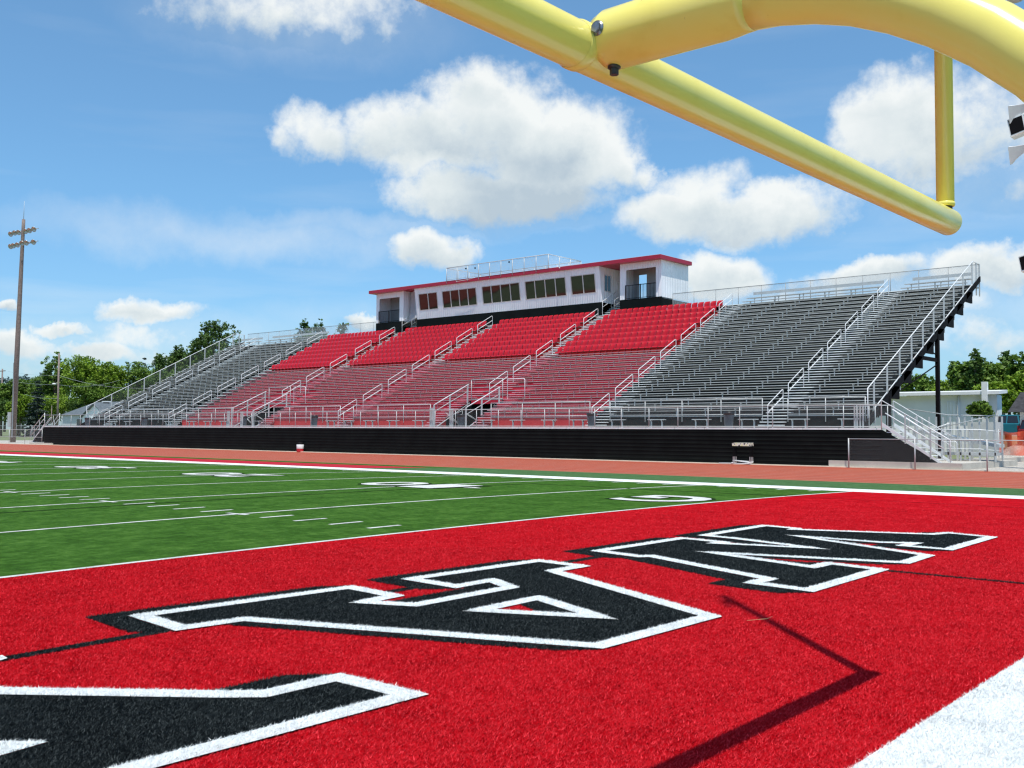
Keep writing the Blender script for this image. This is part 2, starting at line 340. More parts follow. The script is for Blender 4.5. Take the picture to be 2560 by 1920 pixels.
# ------------------------------------------------------------------ end zone letters
zq = lambda L: [(1280+x/1.728, 1080+y/1.728) for x, y in L]
A_px = [(352, 1543.5), (876, 1472), (985, 1493.5), (908, 1509), (1038, 1516.5), (1276, 1472), (1230, 1454), (1140, 1470), (1027, 1451), (1347, 1405), (1454, 1418.5), (1382, 1431), (1776, 1545), (1497, 1620), (611, 1552.5), (451, 1575)]
A_hole = [(1196, 1530), (1345, 1498.5), (1496, 1546)]
W_px = zq([(372, 519), (735, 463), (915, 481), (880, 485), (1300, 506), (955, 463), (830, 451), (1090, 408), (1230, 421), (1215, 425), (1810, 446), (1885, 440), (2070, 458), (1885, 512), (1690, 496), (1740, 485), (1590, 481), (1235, 454), (1795, 538), (1695, 570), (860, 526), (1298, 589), (1370, 573), (1590, 600), (1285, 690), (1040, 658), (1110, 641), (600, 541), (550, 543)])
R_px = [(-420, 1722), (0, 1733.6), (562, 1742), (661, 1741), (845, 1699), (1024, 1743), (360, 1920), (-220, 2075)]
R_hole = [(-300, 1857), (120, 1862), (-300, 1985)]
toG = lambda L: np.array([ground_at(*p) for p in L])
def area(P): x, y = P[:, 0], P[:, 1]; return .5*np.sum(x*np.roll(y, -1)-np.roll(x, -1)*y)
def offset(P, d):
    if area(P) < 0: d = -d
    n = len(P); out = []
    for i in range(n):
        a = P[i]-P[i-1]; b_ = P[(i+1) % n]-P[i]; a = a/np.linalg.norm(a); b_ = b_/np.linalg.norm(b_)
        na = np.array([a[1], -a[0]]); nb = np.array([b_[1], -b_[0]]); m_ = na+nb; L = np.linalg.norm(m_)
        m_ = na if L < 1e-6 else m_/L; k = d/max(m_@na, .33); out.append(P[i]+m_*k)
    return np.array(out)
def P3(P, lay): return [(x, y, float(gz(x, y))+lay*LAY) for x, y in P]
from mathutils.geometry import tessellate_polygon
def fill(b_, loops, lay):
    L = [P3(l, lay) for l in loops]; fl = [p for l in L for p in l]
    tris = tessellate_polygon([[Vector((p[0], p[1], 0)) for p in l] for l in L]); b_._add(fl, [tuple(t) for t in tris])
def ribbon(b_, P, w, lay):
    o = offset(P, w/2); i = offset(P, -w/2); n = len(P); a = P3(o, lay); c = P3(i, lay)
    for k in range(n): b_._add([a[k], a[(k+1) % n], c[(k+1) % n], c[k]], [(0, 1, 2, 3)])
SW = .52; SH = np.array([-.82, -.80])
LET = []
for ch, outl, hole, lab in (('A', A_px, A_hole, 'black block letter A outlined in white on the red end zone turf'),
                            ('W', W_px, None, 'black block letter W outlined in white, nearest the far sideline'),
                            ('R', R_px, R_hole, 'cropped black white-outlined letter in the bottom left corner of the turf')):
    P = toG(outl); H = toG(hole) if hole is not None else None
    c0 = P.mean(0); t = thing('painted_letter', lab, 'painted letter', (c0[0], c0[1], float(gz(*c0))), 'letters painted in the red end zone')
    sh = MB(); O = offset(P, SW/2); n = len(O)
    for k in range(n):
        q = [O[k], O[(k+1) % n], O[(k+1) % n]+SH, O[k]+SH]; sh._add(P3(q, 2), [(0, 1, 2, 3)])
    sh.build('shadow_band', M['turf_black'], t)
    bl = MB(); fill(bl, [P] if H is None else [P, H], 3); bl.build('black_fill', M['turf_black'], t)
    wh = MB(); ribbon(wh, P, SW, 4)
    if H is not None:
        if ch == 'A':
            ribbon(wh, H, SW, 4)
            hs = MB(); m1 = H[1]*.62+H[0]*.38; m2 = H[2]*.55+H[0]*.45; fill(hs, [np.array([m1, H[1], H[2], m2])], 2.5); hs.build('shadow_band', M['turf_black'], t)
        else: fill(wh, [H], 4)
    wh.build('white_outline', M['turf_white'], t)
    LET.append((t, P, H, O, ch))
cx = toG([(-60, 1660), (5, 1643), (19, 1651), (0, 1657), (-60, 1690)]); o = MB(); fill(o, [cx], 4); o = o.build('painted_letter', M['turf_white'])
tag(o, 'tiny white corner of a further painted letter at the left edge of the photo', 'painted letter')

# ------------------------------------------------------------------ turf fibres near the camera
def inpoly(X, Y, P):
    r_ = np.zeros(len(X), bool); n = len(P)
    for i in range(n):
        x0, y0 = P[i-1]; x1, y1 = P[i]; c = ((y0 > Y) != (y1 > Y)) & (X < (x1-x0)*(Y-y0)/(y1-y0+1e-12)+x0); r_ ^= c
    return r_
def dseg(X, Y, P):
    d = np.full(len(X), 1e9)
    for i in range(len(P)):
        a = P[i-1]; v = P[i]-a; t = np.clip(((X-a[0])*v[0]+(Y-a[1])*v[1])/(v@v), 0, 1); d = np.minimum(d, np.hypot(X-a[0]-t*v[0], Y-a[1]-t*v[1]))
    return d
NB = 1150000
u = rng.random(NB); rr_ = 14.0+u*(84.0-14.0)            # feet; uniform in radius = density 1/r
rr_ = np.where((rr_ > 44) & (rng.random(NB) < (rr_-44)/40), 14+rng.random(NB)*30, rr_)
an = YAW+(rng.random(NB)-.5)*1.06
BX = CAM[0]+rr_*np.sin(an); BY = CAM[1]+rr_*np.cos(an)
zone = np.full(NB, -1)                                    # 0 red 1 black 2 white
jx = BX+rng.normal(0, .02, NB); jy = BY+rng.normal(0, .02, NB)
zone[(jx > 0.2) & (jx < 30) & (jy < 80)] = 0
zone[(jx >= 30) & (jx < 36)] = 2
zone[(abs(jx-12.52) < .22) & (abs(jy) < 28.4)] = 1; zone[(abs(jy-28.43) < .18) & (jx > 12.5) & (jx < 30)] = 1
owner = np.full(NB, -1)
for k, (t, P, H, O, ch) in enumerate(LET):
    sel = np.zeros(NB, bool)
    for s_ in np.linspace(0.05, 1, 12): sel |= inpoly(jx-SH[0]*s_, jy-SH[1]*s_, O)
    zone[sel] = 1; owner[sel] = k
    if H is not None and ch == 'A':
        ins = inpoly(jx, jy, H); m1 = H[1]*.62+H[0]*.38; m2 = H[2]*.55+H[0]*.45
        redp = ins & inpoly(jx, jy, np.array([H[0], m1, m2])); zone[redp] = 0; owner[redp] = -1
    rb = dseg(jx, jy, P) < SW/2
    if H is not None: rb |= (dseg(jx, jy, H) < SW/2) if ch == 'A' else inpoly(jx, jy, H)
    zone[rb] = 2; owner[rb] = k
def fibres(sel, name, mat, parent, lay=1):
    n = int(sel.sum())
    if n == 0: return
    x = BX[sel]; y = BY[sel]; z = gz(x, y)+lay*LAY; r_ = rr_[sel]
    h = (.020+.034*rng.random(n)); a = rng.random(n)*2*PI; w = (.0036+.0036*rng.random(n))*(1+r_/40)
    lx = (rng.normal(0, .7, n)+.25)*h; ly = (rng.normal(0, .7, n)+.3)*h
    p0 = np.stack([x-np.cos(a)*w, y-np.sin(a)*w, z], 1); p1 = np.stack([x+np.cos(a)*w, y+np.sin(a)*w, z], 1); p2 = np.stack([x+lx, y+ly, z+h], 1)
    off = np.array(parent['_w']) if parent is not None else 0
    V = (np.stack([p0, p1, p2], 1).reshape(-1, 3)-off)*FT
    me = bpy.data.meshes.new(name); me.vertices.add(3*n); me.vertices.foreach_set('co', V.ravel()); me.loops.add(3*n); me.loops.foreach_set('vertex_index', np.arange(3*n, dtype=np.int32))
    me.polygons.add(n); me.polygons.foreach_set('loop_start', np.arange(0, 3*n, 3, dtype=np.int32)); me.polygons.foreach_set('loop_total', np.full(n, 3, np.int32))
    at_ = me.attributes.new('shade', 'FLOAT', 'POINT'); s_ = np.repeat(np.where(rng.random(n) < .10, .55+.45*rng.random(n), rng.beta(1.5, 4.5, n)), 3); at_.data.foreach_set('value', s_)
    me.materials.append(mat); me.update(); me.validate()
    o = bpy.data.objects.new(name, me); col.objects.link(o); o['kind'] = 'stuff'
    if parent is not None: o.parent = parent
    return o
ez['_w'] = (0, 0, 0); eb['_w'] = (0, 0, 0)
fibres((zone == 0) & (owner < 0), 'turf_fibres', M['fib_red'], ez)
fibres((zone == 1) & (owner < 0), 'line_fibres', M['fib_black'], ez, 2)
fibres((zone == 2) & (owner < 0), 'turf_fibres', M['fib_white'], eb)
for k, (t, *_r2) in enumerate(LET):
    fibres((zone == 1) & (owner == k), 'black_fibres', M['fib_black'], t, 3); fibres((zone == 2) & (owner == k), 'white_fibres', M['fib_white'], t, 4)
# dry straw lying on the red turf
sx, sy = ground_at(1922, 1557); sz = float(gz(sx, sy))+.12
st = MB().pipe([(sx-.35, sy-.55, sz-.03), (sx, sy-.1, sz), (sx+.05, sy+.12, sz+.04)], .006, 4); tag(st.build('straw', simple('dry_straw', (.55, .42, .2), .8)), 'thin dry straw lying on red turf beside the upright shadow', 'straw')

# ------------------------------------------------------------------ goal post
gx, gzb = 30.378, 9.11
gp = thing('goal_post', 'glossy yellow gooseneck football goal post standing on the end line', 'goal post', (36.0, 0, 0))
yb = 11.02; bar = MB(); prof = [(0, -yb-.10), (.12, -yb-.085), (.2, -yb-.03), (.236, -yb+.06)]+[(.236, y) for y in (-6, -3, -.3, .3, 3, 6, 9)]+[(.236, yb-.06), (.2, yb+.03), (.12, yb+.085), (0, yb+.10)]
bar.lathe([(a, b_) for a, b_ in prof], (gx, 0, gzb), 48, 'y'); bar.build('crossbar', M['yellow'], gp)
MB().lathe([(.238, -.33), (.252, -.30), (.252, -.22), (.238, -.19)], (gx, 0, gzb), 48, 'y').build('weld_collar', M['yellow'], gp)
MB().pipe([(gx+.16, 0, 9.17), (gx+.26, 0, 9.18), (31.2, 0, 9.18), (31.86, 0, 9.172), (31.98, 0, 9.168), (32.1, 0, 9.165), (32.22, 0, 9.16)], [.27, .30, .30, .298, .288, .272, .262], 48).build('sleeve', M['yellow'], gp)
neck = [(32.1, 0, 9.165), (32.45, 0, 9.135), (32.8, 0, 9.06), (33.15, 0, 8.95), (33.5, 0, 8.79), (33.85, 0, 8.585), (34.2, 0, 8.33), (34.55, 0, 8.01), (34.9, 0, 7.60), (35.2, 0, 7.15), (35.46, 0, 6.65), (35.68, 0, 6.05), (35.84, 0, 5.4), (35.93, 0, 4.7), (35.96, 0, 4), (35.96, 0, 0)]
MB().pipe(neck, .262, 48).build('gooseneck', M['yellow'], gp)
for s_ in (1, -1):
    y0 = s_*10.79
    u_ = MB().pipe([(gx, y0, 9.37), (gx, y0, 34.9)], .155, 32).build('upright', M['yellow'], gp)
    MB().pipe([(gx, y0, 9.30), (gx, y0, 9.40)], .12, 24).build('upright_stub', M['rust_bolt'], gp)
    MB().lathe([(.155, 9.38), (.166, 9.385), (.166, 9.44), (.155, 9.45)], (gx, y0, 0), 32).build('base_ring', M['yellow'], gp)
    rb = MB(); pts = [(gx, y0, 34.85), (gx+.12, y0-.3, 34.7), (gx+.25, y0-.7, 34.35), (gx+.4, y0-1.0, 33.7), (gx+.5, y0-1.15, 33.0)]
    for i in range(4):
        a, c = pts[i], pts[i+1]; rb._add([a, c, (c[0]+.1, c[1]+.18, c[2]-.02), (a[0]+.1, a[1]+.18, a[2]-.02)], [(0, 1, 2, 3)])
    tag(rb.build('wind_ribbon', M['red_plain'], loc=(gx, y0, 34.8)), 'small wind ribbon tied to the top of the %s yellow upright' % ('far' if s_ > 0 else 'near'), 'ribbon')
MB().pipe([(gx+.28, -.295, 9.20), (gx+.28, -.335, 9.205)], .055, 6, smooth=False).build('bolt_head', M['steel_bolt'], gp)
MB().lathe([(.001, -.31), (.075, -.31), (.075, -.29)], (gx+.28, 0, 9.20), 20, 'y').build('washer', M['steel_bolt'], gp)
MB().pipe([(gx+.30, -.04, 8.885), (gx+.30, -.04, 8.80)], .045, 6, smooth=False).build('bolt_head', M['rust_bolt'], gp)
MB().lathe([(.001, 8.868), (.066, 8.868), (.066, 8.89)], (gx+.30, -.04, 0), 20).build('washer', M['rust_bolt'], gp)
MB().pipe([(gx, 10.79+.15, 10.35), (gx, 10.79+.19, 10.35)], .012, 6).build('screw', M['rust_bolt'], gp)

# ------------------------------------------------------------------ grandstand
YF, ZW = 148.0, 6.17; XL, XR = -283.5, -28.0; XF0, XF1 = -300.25, -23.5
Y0, Z0, RUN, RISE = 153.8, 8.33, 2.06, 1.038
yi = lambda i: Y0+RUN*i
zi = lambda i: Z0+RISE*i
YRED, RRUN, RRISE = yi(14), 3.095, 1.5595; ZRED = zi(14)
yk = lambda k: YRED+RRUN*k
zk = lambda k: ZRED+RRISE*k
AX = dict(a1=-266.6, a2=-230.0, v1=-193.3, a3=-155.3, v2=-117.6, a4=-80.45, a5=-43.9)
REDX = (AX['a2']+2.3, AX['a4']-2.3)
TUN = [(AX['v1']-4.75, AX['v1']+4.75), (AX['v2']-4.75, AX['v2']+4.75)]
NT = 4
def deckz(x, y):
    if y < Y0: return ZW
    if REDX[0] <= x <= REDX[1] and y >= YRED: return zk(min(8, int((y-YRED)/RRUN)))
    return zi(min(26, int((y-Y0)/RUN)))
def cut(x0, x1, holes):
    out = [(x0, x1)]
    for a, b_ in holes:
        nx = []
        for p, q in out:
            if b_ <= p or a >= q: nx.append((p, q)); continue
            if p < a: nx.append((p, a))
            if b_ < q: nx.append((b_, q))
        out = nx
    return out
GS = thing('grandstand', 'long black and aluminium grandstand with a red middle section behind the track', 'grandstand', (-155.7, 180, 0))
# treads (one part per row)
for i in range(27):
    holes = list(TUN) if i < NT else []
    if i >= 14: holes = [REDX]
    y1 = yi(i+1) if i < 26 else 213.2
    for p, q in cut(XL, XR, holes): MB().box(p, q, yi(i), y1+.02, zi(i)-.115, zi(i)).build('footboard', M['alu_red_bounce'] if i < 14 and p > REDX[0] and q < REDX[1] else M['alu'], GS)
    zb_ = (zi(i-1) if i else ZW)
    for p, q in cut(XL, XR, (TUN if i < NT else ([REDX] if i > 14 else []))):
        for a, c, tgt in ((p, min(q, REDX[0]), 0), (max(p, REDX[0]), min(q, REDX[1]), 1), (max(p, REDX[1]), q, 0)):
            if c > a: MB().box(a, c, yi(i)+.10, yi(i)+.16, zb_-.02, zi(i)-.155).build(('black_riser', 'red_riser')[tgt], (M['red_front'] if i == 0 else M['red_riser']) if tgt else M['black_riser'], GS)
for k in range(9):
    b_ = MB(); b_.box(REDX[0], REDX[1], yk(k), (yk(k+1) if k < 8 else 213.2)+.02, zk(k)-.16, zk(k)); b_.build('footboard', M['alu'], GS)
    if k: MB().box(REDX[0], REDX[1], yk(k)+.1, yk(k)+.16, zk(k-1)-.02, zk(k)-.155).build('red_riser', M['red_front'], GS)
# front walkway, edge and corrugated black front
MB().box(XF0, XF1, YF+.12, Y0+.1, ZW-.16, ZW).build('walkway_deck', M['alu'], GS)
ed = MB(); x = XF0
while x < XF1-.1: ed.box(x+.06, min(x+6.0, XF1)-.06, YF-.06, YF+.12, ZW-.26, ZW+.035); x += 6.0
ed.build('white_deck_edge', M['alu_edge'], GS)
fr = MB(); prof = []; z = .16; k = 0
while z < ZW-.3:
    prof += [(YF+.03, z), (YF+.03, min(z+.52, ZW-.28)), (YF-.045, min(z+.56, ZW-.27)), (YF-.045, min(z+.64, ZW-.265))]; z += .68
n = len(prof)
for xa, xb in [(XF0+8.5*j, min(XF0+8.5*(j+1), XF1)-.02) for j in range(33)]:
    if xb <= xa: continue
    fr._add([(xa, y, z) for y, z in prof]+[(xb, y, z) for y, z in prof], [(j, j+1, n+j+1, n+j) for j in range(n-1)])
fr.build('front_siding', M['black_metal'], GS)
# dark cavity behind, side closing panels under the walkway
MB().box(XF0, XF1, YF+.3, YF+.4, .05, ZW-.3).build('backing_panel', M['black_riser'], GS)
for xa, xb in ((XF1, XF1+8.3), (XF0, XF0-8.3)):
    MB().poly([(xa, YF+.02, ZW-.2), (xa, YF+.02, 1.0), (xb, YF+.02, 1.0), (xb, YF+.02, 1.35)]).build('stair_skirt', M['black_metal'], GS)
# aisle steps
def aisle(x0, x1, rows, red, name='aisle_steps'):
    b_ = MB(); up_ = MB()
    inred = REDX[0]+1 < x0 and x1 < REDX[1]-1
    if red != 'only':
        for i in rows:
            if i == 0:
                for s_ in range(3): b_.box(x0, x1, Y0-1.9+.62*s_, Y0-1.9+.62*s_+.68, ZW+.54*(s_+1)-.14, ZW+.54*(s_+1))
            else: b_.box(x0, x1, yi(i)-1.03, yi(i)+.02, zi(i)-.52-.10, zi(i)-.52)
            b_.box(x0, x1, yi(i)-.05, yi(i)+.3, zi(i)-.125, zi(i)+.012)
    if red:
        for k in range(1, 9):
            for s_ in (1, 2): up_.box(x0, x1, yk(k)-1.03*s_, yk(k)-1.03*s_+1.05, zk(k)-.52*s_-.13, zk(k)-.52*s_)
            up_.box(x0, x1, yk(k)-.05, yk(k)+.3, zk(k)-.15, zk(k)+.012)
        up_.build(name, M['alu_edge'], GS)
    b_.build(name, M['step_red_bounce' if inred else 'alu_edge'], GS)
for nme, x in AX.items():
    red = nme in ('v1', 'v2', 'a3'); v = nme[0] == 'v'
    if v:
        aisle(x-2.3, x+2.3, range(NT+1, 15), True)
        aisle(x-9.2, x-4.78, range(0, 7), False); aisle(x+4.78, x+9.2, range(0, 7), False)
    elif red: aisle(x-2.3, x+2.3, range(0, 15), True)
    else: aisle(x-2.3, x+2.3, range(0, 27), False)
# supporting frame at both ends
for sx, s_ in ((XR, -1), (XL, 1)):
    xx = sx+.1 if s_ < 0 else sx-.1
    P_ = lambda y, dz: (xx, y, Z0+(y-Y0)*.5038+dz)
    MB().prism([P_(150.5, -.5), P_(212.8, -.45), P_(212.8, -1.5), P_(150.5, -1.9)], (.28 if s_ < 0 else -.28, 0, 0)).build('stringer', M['black_steel'], GS)
    for j in range(9):
        ya = 156.0+5.75*j; za = Z0+(ya-Y0)*.5038
        MB().box(xx-.05, xx+.28, ya+1.6, ya+5.2, za-1.15, za+1.0).build('row_bracket', M['black_steel'], GS)
    t_ = MB()
    for j in range(9):
        ya = 156.2+5.75*j; za = Z0+(ya-Y0)*.5038; o_ = .3 if s_ < 0 else -.3
        t_.pipe([(xx+o_, ya, za+.1), (xx+o_, ya+5.0, za+.1+5.0*.5038)], .10, 4)
    t_.build('toe_board', M['rail_white'], GS)
    for yc in (162.6, 186.9):
        MB().box(xx-.3, xx+.35, yc-.38, yc+.38, 0, Z0+(yc-Y0)*.5038-1.2).build('column', M['black_steel'], GS)
    zt = lambda y: Z0+(y-Y0)*.5038-1.2
    MB().box(xx-.1, xx+.15, 174, 186.6, 18.6, 19.3).build('cross_beam', M['black_steel'], GS)
    br = MB(); br.tube((xx, 163, 11.3), (xx, 186.6, 18.1), .12, 4); br.tube((xx, 180.5, zt(181)), (xx, 186.6, 19.9), .12, 4); br.tube((xx, 158, 8.0), (xx, 162.6, 11.0), .12, 4)
    br.build('brace', M['black_steel'], GS)
for i_, x in enumerate(range(-270, -60, 24)):
    MB().box(x-.4, x+.4, 209, 209.8, 0, 34).build('column', M['black_steel'], GS)
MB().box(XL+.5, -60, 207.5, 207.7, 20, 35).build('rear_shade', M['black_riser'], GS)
# tunnel interiors
for (a, c) in TUN:
    b_ = MB(); yb_ = yi(NT)
    b_.box(a-.12, a, Y0, yb_+6, ZW-.1, zi(NT)-.1) if 0 else None
    b_.prism([(a-.1, Y0+.1, ZW), (a-.1, yb_+8, ZW), (a-.1, yb_+8, zi(NT)), (a-.1, yb_, zi(NT)-.2), (a-.1, Y0+.1, Z0-.2)], (.08, 0, 0))
    b_.prism([(c+.02, Y0+.1, ZW), (c+.02, yb_+8, ZW), (c+.02, yb_+8, zi(NT)), (c+.02, yb_, zi(NT)-.2), (c+.02, Y0+.1, Z0-.2)], (.08, 0, 0))
    b_.box(a, c, yb_+8, yb_+8.1, ZW-4, zi(NT)); b_.box(a, c, yb_+.15, yb_+8, zi(NT)-.6, zi(NT)-.25); b_.box(a, c, Y0+2, yb_+8, ZW-4, ZW-3.9)
    b_.build('tunnel_lining', M['black_riser'], GS)
    MB().box(a, c, yb_+.02, yb_+.12, zi(NT)-1.0, zi(NT)-.16).build('red_lintel', M['red_riser'], GS)
    for xx in (a-.05, c+.05):
        MB().pipe([(xx, Y0-2.6, ZW+.1), (xx, yi(NT)-.4, zi(NT)-.8)], .13, 4).build('stair_stringer', M['rail'], GS)
    b_ = MB()
    for q in range(2): b_.pipe([(a+.5+.4*q, Y0-.5, ZW+3.2), (a+3.6+.4*q, Y0+1.2, ZW+.1)], .05, 4); b_.pipe([(c-3.2+.4*q, Y0-.3, ZW+3.0), (c-1+.4*q, Y0+1.5, ZW+1.2)], .05, 4)
    b_.pipe([(a+1.2, Y0-1.5, ZW+2.0), (a+4.6, Y0+.6, ZW+3.6), (a+4.6, Y0+.6, ZW+.1)], .06, 6)
    b_.build('inner_stair_rail', M['rail'], GS)

# ---------------- benches (individual)
sect = [('far left section beyond the first stair', XL+.2, AX['a1']-2.3, 0, 27), ('grey section left of the red seats', AX['a1']+2.3, AX['a2']-2.3, 0, 27),
        ('red section between its left stair and the left entry', AX['a2']+2.3, AX['v1'], 0, 14), ('red section between the left entry and the centre stair', AX['v1'], AX['a3']-2.3, 0, 14),
        ('red section between the centre stair and the right entry', AX['a3']+2.3, AX['v2'], 0, 14), ('red section between the right entry and its right stair', AX['v2'], AX['a4']-2.3, 0, 14),
        ('grey section right of the red seats', AX['a4']+2.3, AX['a5']-2.3, 0, 27), ('far right section beyond the last stair', AX['a5']+2.3, XR-.4, 0, 27)]
tmpl = {}
for (desc, xa, xb, r0, r1) in sect:
    for i in range(r0, r1):
        a, c = xa, xb
        for v in ('v1', 'v2'):
            off = 9.2 if i < 7 else 2.3
            if abs(xa-AX[v]) < .01: a = AX[v]+off
            if abs(xb-AX[v]) < .01: c = AX[v]-off
        key = (round(a, 1), round(c, 1)); red = 'red' == desc.split()[0]
        lab = 'aluminium bleacher bench, %s row up from the walkway, %s' % (ordn(i+1), desc)
        lab = ' '.join(lab.split()[:16])
        if key not in tmpl:
            b_ = MB(); b_.box(a, c, Y0+.95, Y0+1.72, Z0+1.315, Z0+1.42)
            x = -34.2-6.0*math.ceil((-34.2-c+.3)/6.0)
            if x > c: x -= 6
            while x > a+.3:
                b_.box(x-.06, x+.06, Y0+1.25, Y0+1.42, Z0, Z0+1.3); b_.prism([(x-.09, Y0+.98, Z0+1.29), (x-.09, Y0+1.66, Z0+1.29), (x-.09, Y0+1.38, Z0+.92)], (.18, 0, 0)); x -= 6.0
            o = b_.build('bleacher_bench', M['alu_red_bounce'] if red else M['alu'], loc=((a+c)/2, Y0, Z0)); tmpl[key] = o
        else:
            o = tmpl[key].copy(); col.objects.link(o)
        o.location = Vector(((a+c)/2, yi(i), zi(i)))*FT
        tag(o, lab, 'bench', 'aluminium bleacher benches in rows on the grandstand')
# top row benches with backrests
for j, (xa, xb, d) in enumerate(((AX['a4']+2.5, AX['a5']-2.6, 'right of the red chairs'), (AX['a5']+2.9, XR-.6, 'at the far right end'), (AX['a1']+2.6, AX['a2']-2.5, 'left of the red chairs'), (XL+.6, AX['a1']-2.6, 'at the far left end'))):
    t = thing('high_bench', 'raised top row bench with backrest board '+d, 'bench', ((xa+xb)/2, 210, zi(26)), 'raised benches along the top row')
    MB().box(xa, xb, 209.6, 210.5, zi(26)+1.42, zi(26)+1.56).build('seat_board', M['alu'], t); MB().box(xa+.3, xb-.3, 210.9, 211.0, zi(26)+2.35, zi(26)+3.0).build('backrest', M['rail'], t)
    x = xb-1.2
    while x > xa+1: MB().box(x-.1, x+.1, 209.9, 210.1, zi(26), zi(26)+1.42).build('leg', M['alu'], t); x -= 6

# ---------------- red chairs
def chair_mesh():
    b_ = MB(); nu, nv = 6, 6
    vs = []
    for j in range(nv+1):
        v = j/nv
        for i in range(nu+1):
            u = -1+2*i/nu
            x = .80*u*(1-.14*v**6); z = 1.30+1.42*v-.10*abs(u)**3*v; y = 1.80+.36*v-.32*u*u*(.4+.6*v)+.42*max(0, v-.66)**2*6-.04*math.sin(v*PI)
            vs.append((x, y, z))
    b_._add(vs, [(j*(nu+1)+i, j*(nu+1)+i+1, (j+1)*(nu+1)+i+1, (j+1)*(nu+1)+i) for j in range(nv) for i in range(nu)], True)
    vs = []
    for j in range(nv+1):
        v = j/nv
        for i in range(nu+1):
            u = -1+2*i/nu
            y = 1.85-1.22*v; z = 1.34+.02*v+.07*u*u-(.22*max(0, v-.82)/.18)+.05*math.sin(v*PI); x = .80*u*(1-.06*v**4); vs.append((x, y, z))
    b_._add(vs, [(j*(nu+1)+i, j*(nu+1)+i+1, (j+1)*(nu+1)+i+1, (j+1)*(nu+1)+i) for j in range(nv) for i in range(nu)], True)
    b_.box(-.10, .10, 1.35, 1.75, 0, 1.25)
    return b_
cm = chair_mesh(); ch0 = cm.build('stadium_chair', M['red_plastic'], loc=(0, 0, 0)); first = True; rest = MB()
blocks = [('rightmost red block', AX['v2']+2.4, AX['a4']-2.5, True), ('red block between the centre stair and the right entry stair', AX['a3']+2.4, AX['v2']-2.4, True),
          ('', AX['v1']+2.4, AX['a3']-2.4, False), ('', AX['a2']+2.4, AX['v1']-2.4, False)]
cnt = 0
for (d, xa, xb, ind) in blocks:
    n = int((xb-xa)/1.67); w = (xb-xa)/n
    for k in range(8):
        for j in range(n):
            X = xa+w*(j+.5)
            if ind and cnt < 300:
                if first: o = ch0; first = False
                else: o = ch0.copy(); col.objects.link(o)
                o.location = Vector((X, yk(k), zk(k)))*FT; o.rotation_euler.z = random.uniform(-.02, .02); cnt += 1
                tag(o, 'red chair, %s row up, %s from the left, in %s' % (ordn(k+1), ordn(j+1), 'rightmost red block' if 'right' in d[:6] else 'red block just left of that'), 'chair', 'red plastic chairs on the upper grandstand')
            else:
                rest._add([(x+X, y+yk(k), z+zk(k)) for x, y, z in cm.v], cm.f, True)
o = rest.build('stadium_chairs', M['red_plastic']); tag(o, 'rows of red plastic chairs filling the left half of the upper red section', 'chairs', None, 'stuff')

# ---------------- aisle handrails
feetA = [151.0, 158.75, 166.95, 175.15, 183.35, 191.55, 199.8]; feetV = [163.0, 171.1, 179.4, 188.6, 198.0]
aname = dict(a1='the leftmost stair', a2='the stair left of the red section', v1='the stair above the left entry', a3='the centre stair', v2='the stair above the right entry', a4='the stair right of the red section', a5='the rightmost stair')
for nme, x in AX.items():
    for q, y in enumerate(feetV if nme[0] == 'v' else feetA):
        z0_ = deckz(x, y); pl = lambda yy: Z0+(yy-Y0)*.5038
        zt = pl(y)+3.15; L = 6.1 if q or nme[0] == 'v' else 5.7
        t = thing('handrail', 'white stair handrail, %s up on %s' % (ordn(q+1), aname[nme]), 'handrail', (x, y, z0_), 'white handrails on the grandstand stairs')
        y2 = y+L; z2 = zt+L*.5038; zf = deckz(x, y2)
        MB().pipe([(x, y, z0_), (x, y, zt-.12), (x, y+.16, zt+.06), (x, y2-.35, z2-.14), (x, y2-.08, z2-.12), (x, y2, z2-.32), (x, y2, zf)], .072, 8).build('rail_frame', M['rail_white'], t)
        MB().pipe([(x, y+.03, zt-1.35), (x, y2-.03, z2-1.35)], .085, 8).build('mid_rail', M['rail_white'], t)
        if nme in ('a1', 'a4', 'a5') and q == 6: MB().pipe([(x, y+3, zf-1), (x, y+3, zt+.5)], .05, 6).build('middle_post', M['rail_white'], t)

# ---------------- guards
def guard(name, label, p0, p1, z0_, z1_, step, group=None, mat='rail', low=0.0, r=.085, fill=True, mid=False, mesh='chain_fine'):
    """fence-like guard between two plan points, z may differ at the ends (tuples)"""
    za0, za1 = (z0_ if isinstance(z0_, tuple) else (z0_, z0_)); zb0, zb1 = (z1_ if isinstance(z1_, tuple) else (z1_, z1_))
    t = thing(name, label, 'guard rail', (p0[0], p0[1], za0), group)
    P = lambda s_, w: (p0[0]+(p1[0]-p0[0])*s_, p0[1]+(p1[1]-p0[1])*s_, (za0+(za1-za0)*s_)*(1-w)+(zb0+(zb1-zb0)*s_)*w)
    MB().pipe([P(0, 1), P(1, 1)], r, 8).build('top_rail', M[mat], t)
    MB().pipe([P(0, .06), P(1, .06)], r*.8, 6).build('bottom_rail', M[mat], t)
    if mid: MB().pipe([P(0, .5), P(1, .5)], r*.7, 6).build('middle_rail', M[mat], t)
    n = max(1, int(round(math.hypot(p1[0]-p0[0], p1[1]-p0[1])/step)))
    for j in range(n+1):
        a = P(j/n, 0); c = P(j/n, 1); a = (a[0], a[1], a[2]-low); MB().pipe([a, c], r*.9, 6).build('post', M[mat], t)
    if fill:
        q = [P(0, .06), P(1, .06), P(1, 1), P(0, 1)]; MB().poly(q).build('mesh_panel', M[mesh], t)
    return t
guard('guard_fence', 'long galvanised guard fence along the front walkway edge', (XF0, YF+.05), (XF1, YF+.05), ZW, ZW+3.62, 6.0, mat='rail', low=.2)
GG = 'upper guard rails in front of the first bench row'
